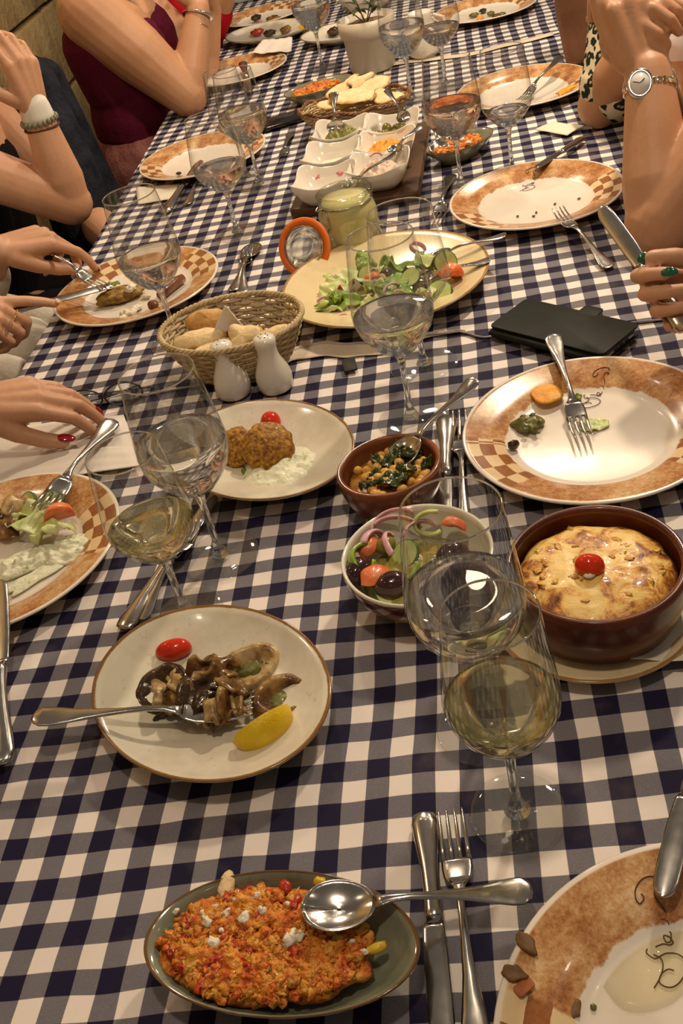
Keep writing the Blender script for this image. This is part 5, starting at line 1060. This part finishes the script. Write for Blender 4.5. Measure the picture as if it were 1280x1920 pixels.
fused('white_top', [(a, b, c + .014, d + .014) for a, b, c, d in torso(pel, ch, L_)] + [(S1, E1, .064, .056), (S2, E2, .066, .060), (E1, E1.lerp(Wk, .45), .055, .050), (E2, E2.lerp(Wf, .55), .058, .050)], WHT, t, .005, 3)
fused('lap_cloth', [(at(-60, 690, -.10), at(55, 640, -.075), .07, .045), (at(-60, 720, -.10), at(20, 715, -.085), .07, .045), (at(-30, 600, -.09), at(80, 600, -.075), .06, .035)], WHT, t, .005, 4)
bracelet(t, Wf.lerp(E2, .10), Wf - E2, .030, .0018, SIL, label='thin silver bracelet'); bracelet(t, at(30, 592, .066), (.8, .2, -.6), .0105, .0012, GLD, 'ring', 'gold ring')
# third on the left: floral black dress, forearm upright
t = person('person in a floral black dress on the left with one forearm upright, wearing bracelets')
ch = P(-.58, 1.66, .14); pel = P(-.64, 1.66, -.22); E = P(-.325, 1.565, .038); W = ony(66, 205, 1.565); S = P(-.555, 1.50, .215); Hd = ony(22, 60, 1.56) - W
caps = arm(S, E, W, (.052, .043, .043, .026)) + hand(W, Hd, (.8, -.5, .1), (-.6, -.8, 0), (30, 50, 30), sc=1.0); caps += arm(P(-.55, 1.83, .22), P(-.40, 1.86, -.10), P(-.27, 1.66, -.13)) + hand(P(-.27, 1.66, -.13), (.3, -1, -.2), (0, 0, 1), (.9, .3, 0), (20, 30, 20))
hcs, hc = head_caps(ch, L_); caps += torso(pel, ch, L_) + hcs; sh = legs(pel, L_, .42, FLOR, t, .10, .10, 'floral_skirt'); fused('body', caps + sh, SK1, t, .0032, 3); finish_head(t, hc, L_, HAIR1)
fused('floral_bodice', [(pel + Vector((0, q * .075, 0)), ch + Vector((0, q * .07, -.06)), .130, .118) for q in (-1, 1)], FLOR, t, .006, 3)
for q in (-1, 1): obj('strap', G().tube([ch + Vector((.09, q * .06, -.04)), ch + Vector((.055, q * .10, .07)), ch + Vector((-.05, q * .10, .09))], .003, 6), BLK, t)
ax = W - E; fused('cloth_bracelet', [(E + ax * .93, E + ax * 1.02, .031, .029)], plain('fluffy_white', (.74, .70, .62), .9), t, .003, 2)
for i in range(22): a = 2 * PI * i / 22; B_ = basis((0, 1, 0), ax); obj('bead', G().blob(.0042, .0042, .0055, 8, 6, .2, 2, i, tuple(E + ax * .89 + B_ @ Vector((math.cos(a) * .034, math.sin(a) * .033, 0)))), plain('olive_bead', (.20, .20, .12), .4), t)
bracelet(t, E + ax * .82, ax, .033, .0022, BRN, label='brown cord bracelet')
t = thing('jacket', 'dark navy jacket hung over a chair back, between the floral dress and the burgundy top', 'jacket', (0, 0, 0)); fused('jacket_cloth', [(P(-.44, 1.93, .20), P(-.43, 1.89, .02), .050, .072), (P(-.43, 1.89, .02), P(-.41, 1.84, -.30), .072, .080), (P(-.46, 2.05, .17), P(-.42, 2.02, -.28), .05, .08)], NAVY, t, .005, 5)
t = thing('chair', 'dark wooden chair under the navy jacket', 'chair', (-.52, 1.97, 0)); DW = WOOD
obj('seat', G().rbox(.42, .40, .035, .03, (0, 0, .455)), DW, t); obj('backrest', G().rbox(.03, .36, .22, .01, (-.20, 0, .78)), DW, t)
for a in (-1, 1):
    for b in (-1, 1): obj('leg', G().capsule((a * .18, b * .17, .02), (a * .18, b * .17, .44 if a > 0 else .86), .018, .018), DW, t)
# fourth on the left: burgundy top
t = person('person in a burgundy sleeveless top on the left, elbow on the table edge, hands raised')
ch = P(-.335, 2.36, .17); pel = P(-.365, 2.34, -.20); E = P(-.172, 2.175, .046); W = ony(372, 18, 2.28); S = P(-.350, 2.20, .262)
caps = arm(S, E, W, (.076, .050, .046, .028)) + hand(W, (.05, .3, .9), (.6, -.7, 0), (-.7, -.6, 0), (30, 50, 40)); W2 = ony(396, 20, 2.52); caps += arm(P(-.36, 2.56, .27), P(-.175, 2.50, .045), W2, (.06, .046, .042, .027)) + hand(W2, (.0, -.3, .9), (.6, .7, 0), (-.7, .6, 0), (30, 50, 40))
hcs, hc = head_caps(ch, (1, -.1, 0)); caps += torso(pel, ch, L_, .17) + hcs; sh = legs(pel, L_, .38, PINKP, t, .10, .105, 'dusty_pink_skirt'); fused('body', caps + sh, SK2, t, .0034, 4); finish_head(t, hc, L_, HAIR2, .18)
fused('skirt_hips', [(pel + Vector((.02, q * .075, .092)), pel + Vector((.07, q * .09, -.08)), .122, .138) for q in (-1, 1)], PINKP, t, .005, 4)
fused('burgundy_top', [(pel + Vector((.02, q * .07, .195)), ch + Vector((.02, q * .075, -.03)), .106, .106) for q in (-1, 1)] + [(ch + Vector((0, q * .08, .02)), ch + Vector((-.02, q * .12, .09)), .078, .035) for q in (-1, 1)] + [(ch + Vector((-.01, -.10, -.08)), ch + Vector((-.03, -.12, .01)), .098, .088)], BURG, t, .005, 4)
bracelet(t, E.lerp(W, .93), W - E, .033, .007, SIL, 'wristband', 'wide white band', .5); bracelet(t, E.lerp(W, .80), W - E, .0335, .0012, GLD, label='thin gold chain')
# fifth on the left: bright red
t = person('person in bright red at the far left, holding a glass'); ch = P(-.36, 3.02, .15); pel = P(-.44, 3.02, -.2); E = P(-.22, 2.84, .04); W = at(430, -20, .16)
hcs, hc = head_caps(ch, L_); caps = arm(P(-.34, 2.86, .24), E, W) + hand(W, (.5, .1, .5), (-.5, -.5, .5), (0, -.6, .6), (40, 60, 40)) + torso(pel, ch, L_) + hcs; sh = legs(pel, L_, .38, REDC, t, name='red_skirt'); fused('body', caps + sh, SK2, t, .005, 3); finish_head(t, hc, L_, HAIR2)
fused('red_top', [(a, b, c + .016, d + .016) for a, b, c, d in torso(pel, ch, L_)] + [(P(-.34, 2.86, .24), E, .07, .062), (E, E.lerp(W, .5), .058, .05), (P(-.24, 2.84, .03), P(-.215, 2.90, -.10), .055, .05)], REDC, t, .006, 3)
gl = wine_glass(0, 0, .205, 1.05, None, 0, 'empty wine glass held by the person in bright red', loc=at(418, 24, .085))
# right side: watch wearer
t = person('person on the right in a black and white print, silver watch on the wrist')
ch = P(1.00, 1.22, .18); pel = P(1.06, 1.22, -.22); E = P(.682, .985, .042); W = ony(1216, 138, 1.10); S = P(.905, 1.06, .255); Hd = ony(1196, 40, 1.13) - W
caps = arm(S, E, W, (.062, .050, .048, .031)) + hand(W, Hd, (.25, -.95, .15), (-.95, -.2, 0), (40, 60, 40), (1.0, .30, -.25), 10, 1.05, 2, PALEN, t, .8)
E2 = P(.770, 1.365, .045); W2 = ony(1205, 110, 1.22); caps += arm(P(.90, 1.40, .25), E2, W2, (.058, .046, .043, .030)) + hand(W2, ony(1200, 20, 1.17) - W2, (-.6, .7, .2), (-.5, -.8, 0), (45, 60, 40), (.6, .6, .2), 20, 1.0)
hcs, hc = head_caps(ch, R_); caps += torso(pel, ch, R_) + hcs; sh = legs(pel, R_, .42, BLK, t, name='trousers'); fused('body', caps + sh, SK2, t, .0032, 4); finish_head(t, hc, R_, HAIR1)
fused('print_top', [(a, b, c + .014, d + .014) for a, b, c, d in torso(pel, ch, R_)] + [(S, S.lerp(E, .2), .075, .068), (P(.90, 1.40, .25), P(.83, 1.39, .16), .07, .065)], BW, t, .006, 3)
ax = (W - E).normalized(); wc = E.lerp(W, .90); face = (CAM - wc); face = (face - ax * face.dot(ax)).normalized(); sd = ax.cross(face)
fc = wc + (face * .9 - Vector((1, 0, 0)) * .42).normalized() * .034; fn_ = (fc - wc).normalized(); wt = obj('wristwatch', G().lathe([(0, 0), (.0150, 0), (.0170, .002), (.0170, .005), (.0150, .0068), (.0135, .0066)], 40, 1, 1.18), SIL, t); mm_ = basis(sd, fn_).to_4x4(); mm_.translation = fc - fn_ * .003; wt.matrix_local = mm_
obj('watch_face', G().lathe([(0, .0058), (.0140, .0058), (.0140, .0062), (0, .0064)], 36, 1, 1.18), plain('watch_dial', (.80, .78, .74), .2), wt)
for a, L in ((40, .008), (160, .010)): obj('watch_hand', G().tube([(0, 0, .0068), (math.cos(R(a)) * L, math.sin(R(a)) * L, .0068)], .0005, 5), BLK, wt)
for q in range(26):
    a = 2 * PI * q / 26; B_ = basis(sd, ax); p = wc + B_ @ Vector((math.cos(a) * .0345, math.sin(a) * .0325, 0))
    if (p - fc).length > .016: o = obj('watch_link', G().rbox(.0075, .0032, .0085, .001), SIL if q % 2 else GLD, t); m2 = basis((B_ @ Vector((-math.sin(a), math.cos(a), 0))), ax).to_4x4(); m2.translation = p; o.matrix_local = m2
bracelet(t, E2.lerp(W2, .62), W2 - E2, .040, .0022, SIL, label='beaded silver bracelet')
# leopard print and the dark arm
t = person('person on the right in a leopard print sleeve, behind the clasped hands'); ch = P(1.04, 1.70, .17); pel = P(1.10, 1.70, -.22); E = P(.700, 1.525, .042); S = P(.92, 1.56, .26); W = P(.80, 1.42, .235)
hcs, hc = head_caps(ch, R_); caps = arm(S, E, W) + hand(W, (.0, -.1, 1), (0, -1, 0), (-1, 0, 0), (40, 60, 40)) + torso(pel, ch, R_) + hcs; sh = legs(pel, R_, .4, BLK, t, name='trousers'); fused('body', caps + sh, SK2, t, .004, 3); finish_head(t, hc, R_, HAIR2)
fused('leopard_top', [(a, b, c + .014, d + .014) for a, b, c, d in torso(pel, ch, R_)] + [(S, S.lerp(E, .86), .078, .066), (ony(1172, 30, 1.56), S.lerp(E, .84), .062, .066)], LEO, t, .004, 3)
t = person('person farther up on the right with a dark bare upper arm leaning on the table'); ch = P(1.02, 2.16, .17); pel = P(1.10, 2.16, -.22); E = P(.748, 1.905, .042); W = P(.86, 1.80, .22); S = ony(1098, -60, 1.93)
hcs, hc = head_caps(ch, R_); caps = arm(S, E, W, (.070, .052, .044, .028)) + [(S, ch + Vector((-.02, -.17, .06)), .07, .06)] + hand(W, (.0, -.3, 1), (0, -1, 0), (-1, 0, 0), (40, 60, 40)) + torso(pel, ch, R_) + hcs; sh = legs(pel, R_, .4, BLK, t, name='trousers'); fused('body', caps + sh, SK3, t, .004, 3); finish_head(t, hc, R_, HAIR2)
fused('black_top', [(a, b, c + .014, d + .014) for a, b, c, d in torso(pel, ch, R_)], BLK, t, .006, 3)
# hand with green nails holding a knife, right edge
t = person('person at the right edge whose green-nailed hand holds up a knife'); kE = at(1292, 622, .085); best = min([i * .004 for i in range(60)], key=lambda h: abs((at(1125, 395, h) - kE).length - .225)); kT = at(1125, 395, best)
cutlery('knife', kE, kT, 'table knife raised in the green-nailed hand at the right edge', (CAM - kE).normalized())
kd = (kT - kE).normalized(); grip = kE + kd * .055; nA = -(CAM - grip).normalized(); W = grip + Vector((.084, -.004, -.004)) + nA * .018; 
caps = hand(W, (-1, .05, .02), nA, (.0, .55, .85), (30, 55, 40), (.80, .42, -.60), 18, .98, 2, GRN, t, 1.25, curls=[(40, 70, 45), (60, 80, 40), (66, 84, 40), (68, 84, 40)])
E = P(.93, .62, .03); S = P(1.00, .72, .27); ch = P(1.05, .66, .18); pel = P(1.10, .62, -.22); hcs, hc = head_caps(ch, R_); caps += arm(S, E, W) + torso(pel, ch, R_) + hcs; sh = legs(pel, R_, .42, BLK, t, name='trousers')
fused('body', caps + sh, SK1, t, .0030, 3); fused('dark_top', [(a, b, c + .012, d + .012) for a, b, c, d in torso(pel, ch, R_)], BLK, t, .006, 3); finish_head(t, hc, R_, HAIR1)
#==END==
